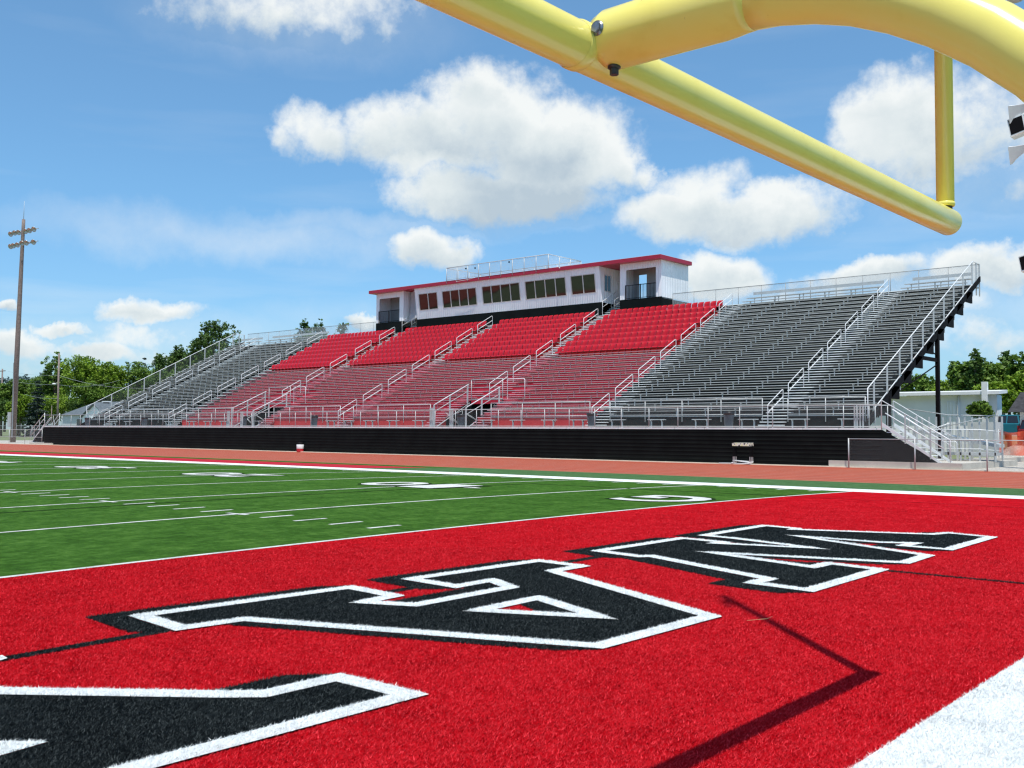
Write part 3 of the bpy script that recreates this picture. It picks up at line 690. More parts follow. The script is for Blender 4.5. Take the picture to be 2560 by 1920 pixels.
for xa, xb, d in ((XL+.3, AX['a1']-2.3, 'at the far left'), (AX['a1']+2.3, AX['a2']-2.3, 'in front of the left grey benches'), (AX['a2']+2.3, AX['v1']-9.2, 'left of the left entry'), (AX['v1']+9.0, AX['a3']-2.5, 'right of the left entry'),
                  (AX['a3']+2.3, AX['v2']-9.3, 'left of the right entry'), (AX['v2']+8.8, AX['a4']-2.5, 'right of the right entry'), (AX['a4']+2.3, AX['a5']-2.4, 'in front of the right grey benches'), (AX['a5']+2.3, XR-.3, 'at the far right')):
    guard('guard_rail', 'waist high guard rail on the riser '+d, (xa, Y0-.06), (xb, Y0-.06), Z0, Z0+2.95, 7.5, GG, low=1.1)
guard('back_fence', 'thin mesh fence along the top of the stand, right of the press box', (-101, 213.1), (XR, 213.1), zi(26)-.3, 40.15, 6.2, 'mesh fences along the back of the stand', 'rail_dark', r=.075, mesh='chain_back')
guard('back_fence', 'thin mesh fence along the top of the stand, left of the press box', (XL+2, 213.1), (-207, 213.1), zi(26)-.3, 40.3, 6.2, 'mesh fences along the back of the stand', 'rail_dark', r=.075, mesh='chain_back')
for X, d, ext in ((XR+.1, 'right', 1), (XL-.1, 'left', -1)):
    t = thing('end_guard', 'sloping mesh guard closing the %s end of the stand' % d, 'guard rail', (X, 153.8, 8), 'sloping guards at the ends of the stand')
    sl = (40.15-12.58)/(208.6-153.8); zr = lambda y: 12.58+sl*(y-153.8)
    MB().pipe([(X, 153.8, Z0-1.8), (X, 153.8, 12.58), (X, 208.6, 40.15), (X, 213.1, 40.15), (X, 213.1, 34.5)], .09, 8).build('top_rail', M['rail_white'], t)
    for j in range(10):
        y = 156.4+5.75*j; MB().box(X-.10, X+.10, y-.14, y+.14, zr(y)-6.9, zr(y)).build('post', M['rail'], t)
    for y in (210.8, 212.9): MB().box(X-.10, X+.10, y-.12, y+.12, 33.5, 40.15).build('post', M['rail'], t)
    MB().poly([(X, 154, 8.5), (X, 208.6, 36), (X, 208.6, 40.1), (X, 154, 12.6)]).build('mesh_panel', M['chain_fine'], t)
    MB().poly([(X, 208.6, 35), (X, 213.1, 35), (X, 213.1, 40.1), (X, 208.6, 40.1)]).build('mesh_panel', M['chain_fine'], t)
for v, d in (('v1', 'left'), ('v2', 'right')):
    x = AX[v]
    for s_, dd in ((-1, 'left'), (1, 'right')):
        X = x+s_*4.75; ym, zm = 161.2, (15.9 if s_ < 0 else 15.1); yb_ = 150.3; zb_ = 11.0 if s_ < 0 else 10.3
        t = thing('entry_rail', 'sloping handrail on the %s side of the %s stand entry' % (dd, d), 'handrail', (X, yb_, ZW), 'sloping rails beside the stand entries')
        MB().pipe([(X, yb_, zb_), (X, ym, zm)], .10, 8).build('top_rail', M['rail_white'], t); MB().pipe([(X, yb_, zb_-1.5), (X, ym, zm-1.5)], .08, 6).build('middle_rail', M['rail'], t)
        for w in (0, .45, .97):
            y = yb_+(ym-yb_)*w; z = zb_+(zm-zb_)*w; MB().box(X-.13, X+.13, y-.13, y+.13, max(ZW, Z0+(y-Y0)*.5038-1 if w else ZW), z).build('post', M['rail'], t)
    guard('entry_guard', 'square guard frame above the %s stand entry' % d, (x-4.7, yi(NT)+.05), (x+4.7, yi(NT)+.05), zi(NT)-.2, zi(NT)+4.5, 9.4, 'guard frames above the stand entries', low=.3, fill=False)
    t = thing('pipe_frame', 'bent pipe barrier right of the %s stand entry guard' % d, 'pipe barrier', (x+8, yi(NT)+.4, zi(NT)), 'bent pipe barriers near the stand entries')
    MB().pipe([(x+5.8, yi(NT)+.4, zi(NT)), (x+5.8, yi(NT)+.4, zi(NT)+4.1), (x+5.95, yi(NT)+.4, zi(NT)+4.35), (x+10.5, yi(NT)+.4, zi(NT)+4.35), (x+10.75, yi(NT)+.4, zi(NT)+4.1), (x+10.75, yi(NT)+.4, zi(NT))], .08, 8).build('pipe', M['rail_white'], t)
    for s_ in (-4.5, 1.5): 
        t = thing('gate_post', 'pair of tall aluminium gate posts at the %s stand entry, %s one' % (d, 'left' if s_ < 0 else 'right'), 'post', (x+s_, YF+.8, ZW), 'gate posts at the stand entries')
        for q in (0, .55): MB().box(x+s_+q, x+s_+q+.3, YF+.7, YF+1.0, ZW, ZW+4.1 if s_ < 0 else ZW+3.9).build('post', M['rail'], t)

# ---------------- things on the walkway
for j, px in enumerate((219, 361, 609, 785.4, 1152.8, 1479, 1822)):
    P = at(px, 1060, 150.2); X = P[0]
    d = ['at the far left of the walkway', 'left of the second stair', 'beside the left stand entry', 'left of the centre stair', 'beside the right stand entry', 'by the stair right of the red section', 'in front of the right grey benches'][j]
    t = thing('trash_can', 'grey blue trash can with black liner '+d, 'trash can', (X, 150.2, ZW), 'trash cans on the front walkway')
    MB().lathe([(.01, 0), (.68, 0), (.90, 2.45), (.94, 2.5), (.94, 2.62)], (X, 150.2, ZW), 14).build('bin', M['can'], t)
    MB().lathe([(.93, 2.2), (.99, 2.45), (1.0, 2.7), (.86, 2.75), (.7, 2.2)], (X, 150.2, ZW), 14).build('liner', M['liner'], t)
bp_ = [283, 319, 420, 478, 518.7, 559, 640, 827, 870, 922, 981.6, 1046.7, 1218, 1292.4, 1371.4, 1444.7, 1542, 1641, 1753, 1869.6, 1996.8, 2122]
for j, px in enumerate(bp_):
    X = at(px, 1060, 152.2)[0]
    zone_ = 'left grey' if X < REDX[0] else ('red' if X < REDX[1] else 'right grey')
    t = thing('short_bench', 'short two legged aluminium bench on the walkway, %s from the left' % ordn(j+1), 'bench', (X, 152.3, ZW), 'short benches along the front walkway')
    MB().box(X-1.75, X+1.75, 151.9, 152.75, ZW+1.42, ZW+1.56).build('seat', M['rail'], t)
    for s_ in (-1, 1): MB().box(X+s_*1.15-.1, X+s_*1.15+.1, 152.2, 152.45, ZW, ZW+1.42).prism([(X+s_*1.15-.1, 151.95, ZW+1.42), (X+s_*1.15-.1, 152.7, ZW+1.42), (X+s_*1.15-.1, 152.3, ZW+1.05)], (.2, 0, 0)).build('leg', M['rail'], t)

# ---------------- press box
PB = thing('press_box', 'white press box with red flat roof on top of the stand', 'press box', (-153, 212, 39))
zb0 = 35.0
for xa, xb in ((-206.6, -194.2), (-188.1, -119.5), (-113.8, -101.3)): MB().box(xa, xb, 208.3, 208.6, zb0, 39.05).build('black_base', M['black_metal'], PB)
MB().box(-101.6, -101.25, 208.6, 221.2, 36.5, 38.7).build('black_base', M['black_metal'], PB)
# main cabin
fy = lambda z: 208.33-(z-38.95)*1.34/9.2
def wallpoly(x0, x1, z0_, z1_, name='front_wall', mat='siding'):
    MB().poly([(x0, fy(z0_), z0_), (x1, fy(z0_), z0_), (x1, fy(z1_), z1_), (x0, fy(z1_), z1_)]).build(name, M[mat], PB)
wallpoly(-188, -119.4, 38.95, 41.55); wallpoly(-188, -119.4, 46.55, 48.25)
grp = [(-186.6, -178.6, 2), (-176.7, -162.9, 4), (-160.8, -146.6, 4), (-144.8, -130.6, 4), (-129.0, -120.9, 2)]
xs = -188.0
for (a, c, n) in grp: wallpoly(xs, a, 41.55, 46.55); xs = c
wallpoly(xs, -119.4, 41.55, 46.55)
for gi, (a, c, n) in enumerate(grp):
    b_ = MB(); e1 = .05
    def fb(x0, x1, z0_, z1_): b_.prism([(x0, fy(z0_)-e1, z0_), (x1, fy(z0_)-e1, z0_), (x1, fy(z1_)-e1, z1_), (x0, fy(z1_)-e1, z1_)], (0, .25, 0))
    fb(a, c, 41.55, 41.72); fb(a, c, 46.38, 46.55); w = (c-a)/n
    for j in range(n+1):
        xc = a+w*j; xc = min(max(xc, a+.12), c-.12); fb(xc-.13, xc+.13, 41.72, 46.38)
    fr_ = b_.build('window', M['frame'], PB)
    g_ = MB()
    for j in range(n):
        x0, x1 = a+w*j+.13, a+w*(j+1)-.13; tw = random.uniform(-.012, .012)
        g_.poly([(x0, fy(41.7)+.08+tw, 41.7), (x1, fy(41.7)+.08-tw, 41.7), (x1, fy(46.4)+.08-tw*1.5, 46.4), (x0, fy(46.4)+.08+tw, 46.4)])
    g_.build('pane', M['glass'], fr_)
for x_, s_ in ((-119.4, 1), (-188, -1)):
    MB().poly([(x_, fy(38.95), 38.95), (x_, 220.5, 38.95), (x_, 220.5, 48.2), (x_, fy(48.2), 48.2)]).build('side_wall', M['siding'], PB)
MB().box(-188, -119.5, 220.4, 220.5, 35, 48.2).build('back_wall', M['white_paint'], PB)
w_ = MB().box(-119.42, -119.3, 209.2, 212.1, 41.9, 46.3).build('window', M['frame'], PB); MB().box(-119.29, -119.25, 209.4, 210.5, 42.1, 46.1).box(-119.29, -119.25, 210.8, 211.9, 42.1, 46.1).build('pane', M['glass'], w_)
MB().lathe([(.01, 0), (.22, .1), (.22, .5), (.01, .6)], (-119.1, 215.6, 44.6), 10).build('wall_lamp', M['white_plain'], PB)
# end towers
def tower(x0, x1, o0, o1, door):
    y0 = 208.4; z0_, z1_ = 39.0, 48.25
    MB().box(x0, o0, y0, y0+.3, z0_, z1_).box(o1, x1, y0, y0+.3, z0_, z1_).box(o0+.001, o1-.001, y0, y0+.3, 46.6, z1_).build('front_wall', M['siding'], PB)
    for xx in (x0, x1-.2): MB().box(xx, xx+.2, y0+.3, 214.2 if door and xx == x0 else 221.2, z0_, z1_).build('side_wall', M['siding'], PB)
    b_ = MB(); yp = 214.2
    if door:
        b_.box(x0+.2, door[0], yp, yp+.15, z0_-1, z1_); b_.box(door[1], x1-.2, yp, yp+.15, z0_-1, z1_); b_.box(door[0], door[1], yp, yp+.15, 46.0, z1_)
    else: b_.box(x0+.2, x1-.2, yp, yp+.15, z0_-1, z1_)
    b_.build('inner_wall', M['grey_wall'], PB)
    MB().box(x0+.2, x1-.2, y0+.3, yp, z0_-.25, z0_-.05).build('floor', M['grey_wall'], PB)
    t_ = thing('picket_railing', 'black picket railing across the open bay of the %s press box tower' % ('right' if door else 'left'), 'railing', (o0, 208.5, 39), 'black picket railings of the press box towers')
    MB().box(o0-.05, o1+.05, 208.2, 208.34, 42.5, 42.66).build('top_rail', M['black_steel'], t_); MB().box(o0-.05, o1+.05, 208.2, 208.32, 39.2, 39.32).build('bottom_rail', M['black_steel'], t_)
    x = o0
    while x < o1+.01: MB().box(x-.035, x+.035, 208.23, 208.3, 39.1, 42.5).build('picket', M['black_steel'], t_); x += .42
    MB().box((o0+o1)/2-.1, (o0+o1)/2+.1, 208.18, 208.36, 39, 42.7).build('post', M['black_steel'], t_)
    MB().box(o0-.1, o0+.08, 208.18, 208.36, 39, 42.7).build('post', M['black_steel'], t_)
tower(-206.6, -194.2, -205.2, -196.0, None); tower(-113.8, -101.4, -112.0, -103.0, (-111.9, -109.5))
MB().box(-207.9, -100.3, 206.3, 221.2, 48.25, 49.2).build('roof', M['red_trim'], PB); MB().box(-207.8, -100.4, 206.4, 221.1, 49.203, 49.26).build('roof_sheet', M['white_paint'], PB)
# stairs into the press box, hanging tarp
for xa, xb in ((-194.2, -188.1), (-119.4, -113.8)):
    b_ = MB()
    for j in range(7): b_.box(xa+.3, xb-.3, 208.2+.95*j, 209.2+.95*j, 35.6+.58*j, 35.72+.58*j)
    b_.build('cabin_steps', M['alu_edge'], PB); MB().box(xa-9, xb-.5, 216.6, 216.75, 30, 41).build('stair_backing', M['black_riser'], PB)
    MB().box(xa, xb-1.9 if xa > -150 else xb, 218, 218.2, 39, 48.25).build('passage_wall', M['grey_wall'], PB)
    for q, xx in enumerate((xa+1.4, xb-.5)):
        t = thing('handrail', '%s handrail on the steps %s of the press box cabin' % (('left', 'right')[q], 'right' if xa > -150 else 'left'), 'handrail', (xx, 206.8, 35.3), 'handrails on the press box steps')
        MB().pipe([(xx, 206.6, 35.3), (xx, 206.6, 38.9), (xx, 213.5, 42.4)], .07, 8).build('top_rail', M['rail_white' if q == 0 else 'rail_dark'], t); MB().pipe([(xx, 206.6, 37.4), (xx, 213.5, 40.9)], .06, 6).build('middle_rail', M['rail_white' if q == 0 else 'rail_dark'], t); MB().pipe([(xx, 210.5, 37), (xx, 210.5, 40.9)], .05, 6).build('post', M['rail'], t)
tp = MB(); nu, nv = 10, 10; vs = []
for j in range(nv+1):
    for i in range(nu+1):
        u, v = i/nu, j/nv; wdt = 1.0-.35*abs(v-.5)*2*(1-u)
        vs.append((-188.15-5.4*u*wdt, 208.4+2.2*u+.35*math.sin(u*9+v*3)+.5*math.sin(v*4), 48.0-8.6*v-.5*u*v))
tp._add(vs, [(j*(nu+1)+i, j*(nu+1)+i+1, (j+1)*(nu+1)+i+1, (j+1)*(nu+1)+i) for j in range(nv) for i in range(nu)], True)
tag(tp.build('tarp', M['tarp'], loc=(-191, 209, 44)), 'crumpled grey tarp hanging beside the left tower of the press box', 'tarp')
# roof terrace fence
rt = thing('roof_fence', 'aluminium mesh fence around the deck on the press box roof', 'fence', (-154.6, 214, 49.2))
c4 = [(-173.7, 206.2), (-135.6, 206.2), (-135.6, 220.8), (-173.7, 220.8)]
for q in range(4):
    a, c = c4[q], c4[(q+1) % 4]; mt = 'rail' if q != 2 else 'rail_dark'; L = math.hypot(a[0]-c[0], a[1]-c[1]); n = round(L/(4.25 if q in (0, 2) else 4.9))
    MB().pipe([(*a, 53.0), (*c, 53.0)], .10, 6).build('top_rail', M[mt], rt)
    MB().pipe([(*a, 49.5), (*c, 49.5)], .05, 6).build('bottom_rail', M[mt], rt)
    MB().poly([(*a, 49.4), (*c, 49.4), (*c, 53), (*a, 53)]).build('mesh_panel', M['chain_back'], rt)
    for j in range(n):
        x = a[0]+(c[0]-a[0])*j/n; y = a[1]+(c[1]-a[1])*j/n; MB().pipe([(x, y, 48.5 if q == 0 else 49.2), (x, y, 53.0)], .10, 6).build('post', M['rail'], rt)
for j, (x, z) in enumerate(((-165.5, 52.0), (-161.9, 51.8), (-149.1, 52.2))):
    tag(MB().lathe([(.01, 0), (.24, .02), (.24, .2), (.01, .22)], (x, 205.6, z), 12, 'y').build('roof_speaker', M['black_steel'], loc=(x, 205.6, z)), ['round black device clamped on the roof fence, left one', 'round black device clamped on the roof fence, middle one', 'round black device on the roof fence, nearest its right end'][j], 'speaker', 'black devices on the roof fence')
MB().pipe([(-169.6, 205.85, 48.9), (-169.3, 205.85, 48.6), (-165.5, 205.85, 48.75), (-162, 205.85, 49.1)], .05, 6).build('conduit', M['white_plain'], rt)
MB().lathe([(.01, 0), (.17, .05), (.17, .3), (.01, .35)], (-131.5, 205.85, 48.7), 10).build('roof_light', M['white_plain'], PB)

# ------------------------------------------------------------------ side stairs, pads, ramp
for side, X0, sg in (('right', XF1, 1), ('left', XF0, -1)):
    t = thing('side_stair', 'aluminium stair with white handrails at the %s end of the walkway' % side, 'stair', (X0, 150, 1), 'stairs at the ends of the walkway')
    mx = lambda d: X0+sg*d
    st = MB()
    for j in range(9): d = .5+.9*j; z = ZW-.58*(j+1); st.box(*sorted((mx(d-.1), mx(d+.85))), 148.1, 152.9, z-.12, z)
    st.build('treads', M['alu_edge'], t)
    for y in (148.0, 153.0):
        MB().prism([(mx(0), y, ZW+.9), (mx(.0), y, ZW+.35), (mx(8.3), y, 1.1), (mx(8.9), y, 1.1)], (0, .12, 0)).build('stringer', M['rail_white'], t)
        top = 10.45; MB().pipe([(mx(0), y, ZW), (mx(0), y, top), (mx(10.0 if y < 150 else 8.6), y, 4.5 if y < 150 else 5.1)]+([(mx(10.1), y, 4.35), (mx(10.1), y, 1.1)] if y < 150 else []), .085, 8).build('top_rail', M['rail_white'], t)
        MB().pipe([(mx(.6), y, top-2.0), (mx(9.2), y, 3.2)], .08, 8).build('middle_rail', M['rail_white'], t)
        for d in (3.6, 7.3): MB().box(*sorted((mx(d-.1), mx(d+.1))), y-.08, y+.08, ZW-.6*d-.2, top-.585*d-.1).build('post', M['rail'], t)
    for y in (150.3, 150.7): MB().pipe([(mx(.75), y, 9.1), (mx(7.2), y, 4.85)], .075, 8).build('centre_rail', M['rail_white'], t)
tag(MB().box(-31.7, -11.6, 147.35, 176, -.1, 1.08).build('concrete_pad', M['concrete']), kind='structure')
tag(MB().box(-309.5, -293.8, 147.35, 160, -.1, .72).build('concrete_pad', M['concrete']), kind='structure')
tag(MB().prism([(-18.9, 187, .2), (-17.2, 184, .2), (-17.2, 184, 1.2), (-18.9, 187, 1.2)], (-2, -6, 0)).prism([(-18.8, 187, .15), (-18.8, 187, 1.0), (-8, 330, 1.6), (-8, 330, .15)], (-1.0, .2, 0)).build('kerb', M['concrete']), kind='structure')
guard('platform_guard', 'short guard with close bars on the platform by the right stair', (-28.2, 150), (-23.6, 153.4), ZW, ZW+3.6, .9, low=0)
for j, x in enumerate((-28.0, -27.55, -27.1, -26.65)): tag(MB().box(x-.09, x+.09, 148.6, 148.78, ZW, ZW+3.5).build('gate_bar', M['rail'], loc=(x, 148.7, ZW)), 'upright aluminium gate bar on the right platform, %s from the left' % ordn(j+1), 'gate bar', 'gate bars on the right platform')
rm = thing('access_ramp', 'grey aluminium wheelchair ramp with many posts right of the stand', 'ramp', (-16, 165, 1))
MB().box(-21.5, -11.3, 163, 167, 2.0, 2.45).build('lower_deck', M['rail'], rm)
MB().prism([(-26, 169.2, 5.6), (-12.8, 169.2, 3.2), (-12.8, 169.2, 3.7), (-26, 169.2, 6.1)], (0, 4, 0)).build('sloping_deck', M['rail'], rm)
for zz in (6.05, 3.0, 4.5): MB().pipe([(-26.3, 163, zz), (-13.7, 163, zz), (-11.3, 165.5, zz-.3)], .08 if zz > 6 else .06, 8).build('rail', M['rail_white'], rm)
for x in (-26, -24, -22.3, -20.3, -18.5, -16.6, -15.2, -13.7, -12.6, -11.4): MB().box(x-.13, x+.13, 163, 163.25, 1, 6.05).build('post', M['rail'], rm)
for j in range(14):
    x = -27+1.15*j; MB().box(x-.12, x+.12, 169.1, 169.35, 1, 8.2-.0*j).build('post', M['rail'], rm)
MB().pipe([(-27.2, 169.1, 9.6), (-20.4, 169.1, 8.5), (-12.2, 169.1, 8.3)], .08, 8).build('rail', M['rail'], rm)
MB().pipe([(-23.5, 166, 5.6), (-19.2, 166, 7.1)], .08, 8).build('rail', M['rail_white'], rm); MB().pipe([(-21.6, 168.9, 6.4), (-13.9, 168.9, 8.2)], .07, 8).build('rail', M['rail'], rm)
MB().poly([(-21.4, 169.15, 4.5), (-12.9, 169.15, 3), (-12.9, 169.15, 8.1), (-21.4, 169.15, 8.3)]).build('mesh_panel', M['chain_fine'], rm)
MB().pipe([(-19, 162.5, 1.05), (-19, 162.5, 3.9), (-18.8, 162.5, 4.15), (-17.2, 162.5, 4.15), (-17, 162.5, 3.9), (-17, 162.5, 1.05)], .08, 8).build('end_loop', M['rail_white'], rm)
# chain link fences
def clf(label, xs_, y, zt, zb_=.05, mid=False):
    t = thing('chain_link_fence', label, 'fence', (xs_[0], y, 0), 'low chain link fences along the track')
    for x in xs_: MB().pipe([(x, y, zb_), (x, y, zt+.1)], .10, 8).build('post', M['rail'], t)
    MB().pipe([(xs_[0], y, zt), (xs_[-1], y, zt-.05)], .065, 8).build('top_rail', M['rail'], t)
    if mid: MB().pipe([(xs_[0], y, (zt+zb_)/2), (xs_[-1], y, (zt+zb_)/2)], .05, 8).build('middle_rail', M['rail'], t)
    MB().poly([(xs_[0], y, zb_+.1), (xs_[-1], y, zb_+.1), (xs_[-1], y, zt), (xs_[0], y, zt)]).build('mesh', M['chain'], t)
clf('low chain link fence in front of the concrete pad at the right', [-28.1, -18.0, -7.9, 2.2, 12.3], 146.55, 4.5)
clf('chain link fence beside the track at the far left of the photo', [-301.5, -314, -326, -338, -350, -362, -374, -386, -398, -410], 147.9, 5.0, mid=True)
clf('taller chain link fence further back at the far left', [-312, -330, -348, -366, -384, -402, -420, -438, -456, -474, -492], 190, 6.6)
nt_ = thing('safety_net', 'sagging orange plastic safety net fence at the right edge', 'safety net', (-21, 200, 1))
vs = []
for i in range(17):
    for j in range(5):
        u = i/16; v = j/4; vs.append((-21.1+14*u, 200+.5*math.sin(u*20+v*2), 1.4+(4.7-.9*math.sin(u*PI*3)**2*.5)*v))
b_ = MB(); b_._add(vs, [(i*5+j, (i+1)*5+j, (i+1)*5+j+1, i*5+j+1) for i in range(16) for j in range(4)], True); b_.build('net', M['net'], nt_)
for x in (-21.1, -16.4, -11.7, -7.1): MB().pipe([(x, 200, .2), (x, 200, 6.35)], .07, 6).build('stake', M['rail'], nt_)

# ------------------------------------------------------------------ things by the track
P = at(750.5, 1120, 147.4); X = P[0]
t = thing('barrel', 'white and red barrel with black lid in front of the black stand siding', 'barrel', (X, 147.4, .13))
MB().lathe([(.01, 0), (.84, 0), (.86, .1), (.86, .75)], (X, 147.4, .13), 18).build('red_base', M['red_plain'], t); MB().lathe([(.86, .75), (.88, .8), (.88, 1.7), (.83, 1.75)], (X, 147.4, .13), 18).build('white_band', M['white_plain'], t)
MB().lathe([(.83, 1.75), (.68, 2.15), (.45, 2.35), (.01, 2.4)], (X, 147.4, .13), 18).build('lid', M['black_steel'], t)
m, nt, b = new_mat('hurdle_board'); tc = N(nt, "ShaderNodeTexCoord"); no = N(nt, "ShaderNodeTexNoise"); no.inputs["Scale"].default_value = 9; no.inputs["Detail"].default_value = 3; nt.links.new(tc.outputs["Object"], no.inputs["Vector"])
r = ramp(nt, no.outputs["Fac"], [(.40, (.04, .04, .03)), (.47, (.78, .76, .68)), (.62, (.70, .68, .35))]); nt.links.new(r.outputs[0], b.inputs["Base Color"]); M['board'] = m
xh = at(1853, 1112, 146.9)[0]
for j in range(3):
    dx = .18*j; y = 146.9+.16*j
    t = thing('hurdle', ['track hurdle with white board and metal feet, frontmost of the nested three', 'middle hurdle of the nested three by the black siding', 'rearmost hurdle of the nested three by the black siding'][j], 'hurdle', (xh+dx, y, .1), 'nested track hurdles')
    xa, xb = xh-1.7+dx, xh+1.7+dx
    MB().box(xa, xb, y, y+.06, 3.12+.02*j, 3.66+.02*j).build('board', M['board'], t)
    for xx in (xa+.15, xb-.2):
        MB().box(xx, xx+.12, y+.06, y+.14, .9, 3.14).build('upright', M['black_steel'], t); MB().box(xx-.03, xx+.12, y+.02, y+.12, .3, 1.35).build('leg_sleeve', M['lamp'], t)
        MB().pipe([(xx+.05, y+.05, .42), (xx-.28, y-.2, .22), (xx-2.1, y-1.0, .24)], .07, 6).build('foot', M['rail_white'], t)
    MB().pipe([(xa+.1, y, .72), (xb, y, .36+.1*j)], .05, 6).build('cross_brace', M['rail_white'], t)

# ------------------------------------------------------------------ poles
lp = thing('light_pole', 'tall brown field light pole with two arms of lamps at the left', 'light pole', (-357.8, 163, 0))
MB().pipe([(-357.8, 163, 0), (-356.1, 163, 40), (-354.2, 163, 80), (-354.0, 163, 84)], [1.0, .9, .62, .6], 12).build('shaft', M['wood_pole'], lp)
MB().pipe([(-354, 163, 84), (-353.9, 163, 91)], [.12, .05], 6).build('spike', M['rail'], lp)
MB().box(-357.0, -356.5, 162.0, 162.3, 2, 30).build('conduit', M['rail_dark'], lp); MB().box(-361.6, -359.8, 162.4, 163.2, 6, 11.5).build('meter_box', M['rail'], lp)
def lamp(px, py, z_=None):
    P = at(px, py, 161.6); b_ = MB()
    ax_ = np.array([.45, -.8, -.45]); ax_ = ax_/np.linalg.norm(ax_); u1 = np.cross(ax_, [0, 0, 1]); u1 /= np.linalg.norm(u1); w1 = np.cross(ax_, u1)
    pr = [(.05, -.95), (.4, -.8), (.62, -.4), (.95, .1), (1.04, .19), (.9, .2), (.5, -.2), (.05, -.3)]
    vs = [tuple(P+ax_*h+(u1*math.cos(a)+w1*math.sin(a))*r_) for r_, h in pr for a in [2*PI*k/14 for k in range(14)]]
    b_._add(vs, [(i*14+j, i*14+(j+1) % 14, (i+1)*14+(j+1) % 14, (i+1)*14+j) for i in range(7) for j in range(14)], True)
    b_.pipe([P-ax_*1.0, P-ax_*1.0+np.array([0, 1.2, .3])], .12, 6); return b_
for (xa, ya, xb, yb__) in ((22, 582, 90, 573), (24, 614, 90, 605)):
    A_, B_ = at(xa, ya, 162.9), at(xb, yb__, 162.9); MB().pipe([A_, B_], .25, 6).build('arm', M['rail_dark'], lp)
for px, py in ((27, 585), (37, 582), (47, 581), (64, 578), (74, 576), (85, 573), (27, 616), (34, 614), (44, 612), (55, 608), (66, 607), (84, 605)): lamp(px, py).build('lamp', M['lamp'], lp)
def upole(label, px, Yp, zt, arm=False, r_=.55):
    X = at(px, 1000, Yp)[0]; t = thing('utility_pole', label, 'utility pole', (X, Yp, 0), 'wooden utility poles behind the left end')
    MB().pipe([(X, Yp, 0), (X-.1, Yp, zt)], [r_, r_*.75], 10).build('shaft', M['wood_pole'], t)
    if arm: MB().box(X-5, X+5, Yp-.2, Yp+.2, zt-2, zt-1.4).build('crossarm', M['wood_pole'], t)
    return X, t
Xu, tu = upole('wooden utility pole in front of the green trees, left of the stand', 145, 232, 42.8)
P = at(135, 959, 230.5); MB().lathe([(.01, .3), (.7, .2), (.9, -.2), (.5, -.5), (.01, -.6)], tuple(P), 12).pipe([P, (Xu, 232, P[2]+.4)], .1, 6).build('street_lamp_head', M['white_plain'], tu)
upole('utility pole with crossarm at the left edge of the photo', 4, 330, at(5, 922, 330)[2], True, .7)
upole('short thin pole behind the house left of the stand', 130, 250, at(130, 1014, 250)[2], False, .25)
for j, (a, Ya, c, Yc, sag) in enumerate((((7, 948), 330, (144, 962), 232, 1), ((146, 938), 232, (420, 966), 245, 3), ((146, 962), 232, (300, 950), 300, 2), ((60, 985), 300, (146, 996), 232, 1), ((20, 928), 330, (146, 938), 232, 1))):
    A_, B_ = at(*a, Ya), at(*c, Yc); pts = [A_*(1-s_)+B_*s_-np.array([0, 0, sag*4*s_*(1-s_)]) for s_ in np.linspace(0, 1, 9)]
    tag(MB().pipe(pts, .07, 4).build('power_line', M['rail'], loc=tuple(A_)), ['thin power line from the edge pole to the wooden pole', 'power line running from the wooden pole behind the stand', 'power line rising behind the broad green tree', 'low cable in front of the spruce', 'upper cable from the crossarm to the wooden pole'][j], 'cable', 'cables near the left poles')
# right hand pole with loudspeakers, its shaft just outside the photo
Xp = at(2600, 1000, 160)[0]
rp = thing('light_pole', 'light pole just beyond the right edge carrying lamps and loudspeakers', 'light pole', (Xp, 160, 0))
MB().pipe([(Xp, 160, 0), (Xp, 160, 88)], [1.0, .6], 12).build('shaft', M['wood_pole'], rp)
A_ = at(2455, -22, 160); MB().pipe([A_, (Xp, 160, A_[2]+.5)], .25, 6).build('arm', M['rail_dark'], rp)
for px in (2483, 2537):
    P = at(px, -4, 159); MB().lathe([(.05, .9), (.5, .7), (1.0, 0), (1.15, -.35), (.9, -.4), (.05, -.2)], tuple(P), 14).build('lamp', M['lamp'], rp)
def horn(px, py, lab):
    P = at(px, py, 159.5); R_ = at(2600, py-14, 159.8); t = thing('loudspeaker_horn', lab, 'loudspeaker', tuple(P), 'white loudspeaker horns on the right pole')
    dr = P-R_; L = np.linalg.norm(dr); dr = dr/L; up_ = np.array([0, -.3, .95]); sd = np.cross(dr, up_); sd /= np.linalg.norm(sd); up_ = np.cross(sd, dr)
    vs = []; K = 8
    for k in range(K+1):
        s_ = k/K; h = .42+.95*s_**2.6+(.18 if s_ < .2 else 0); c_ = P+dr*(-L*(1-s_))+up_*(-.9*(s_**2)); 
        for a, b2 in ((-1, -1), (1, -1), (1, 1), (-1, 1)): vs.append(tuple(c_+sd*a*h*.8+up_*b2*h))
    b_ = MB(); b_._add(vs, [(k*4+j, k*4+(j+1) % 4, (k+1)*4+(j+1) % 4, (k+1)*4+j) for k in range(K) for j in range(4)], False); b_.build('horn', M['white_plain'], t)
horn(2524, 272, 'upper white loudspeaker horn at the right edge under the yellow pipe'); horn(2524, 374, 'lower white loudspeaker horn at the right edge')
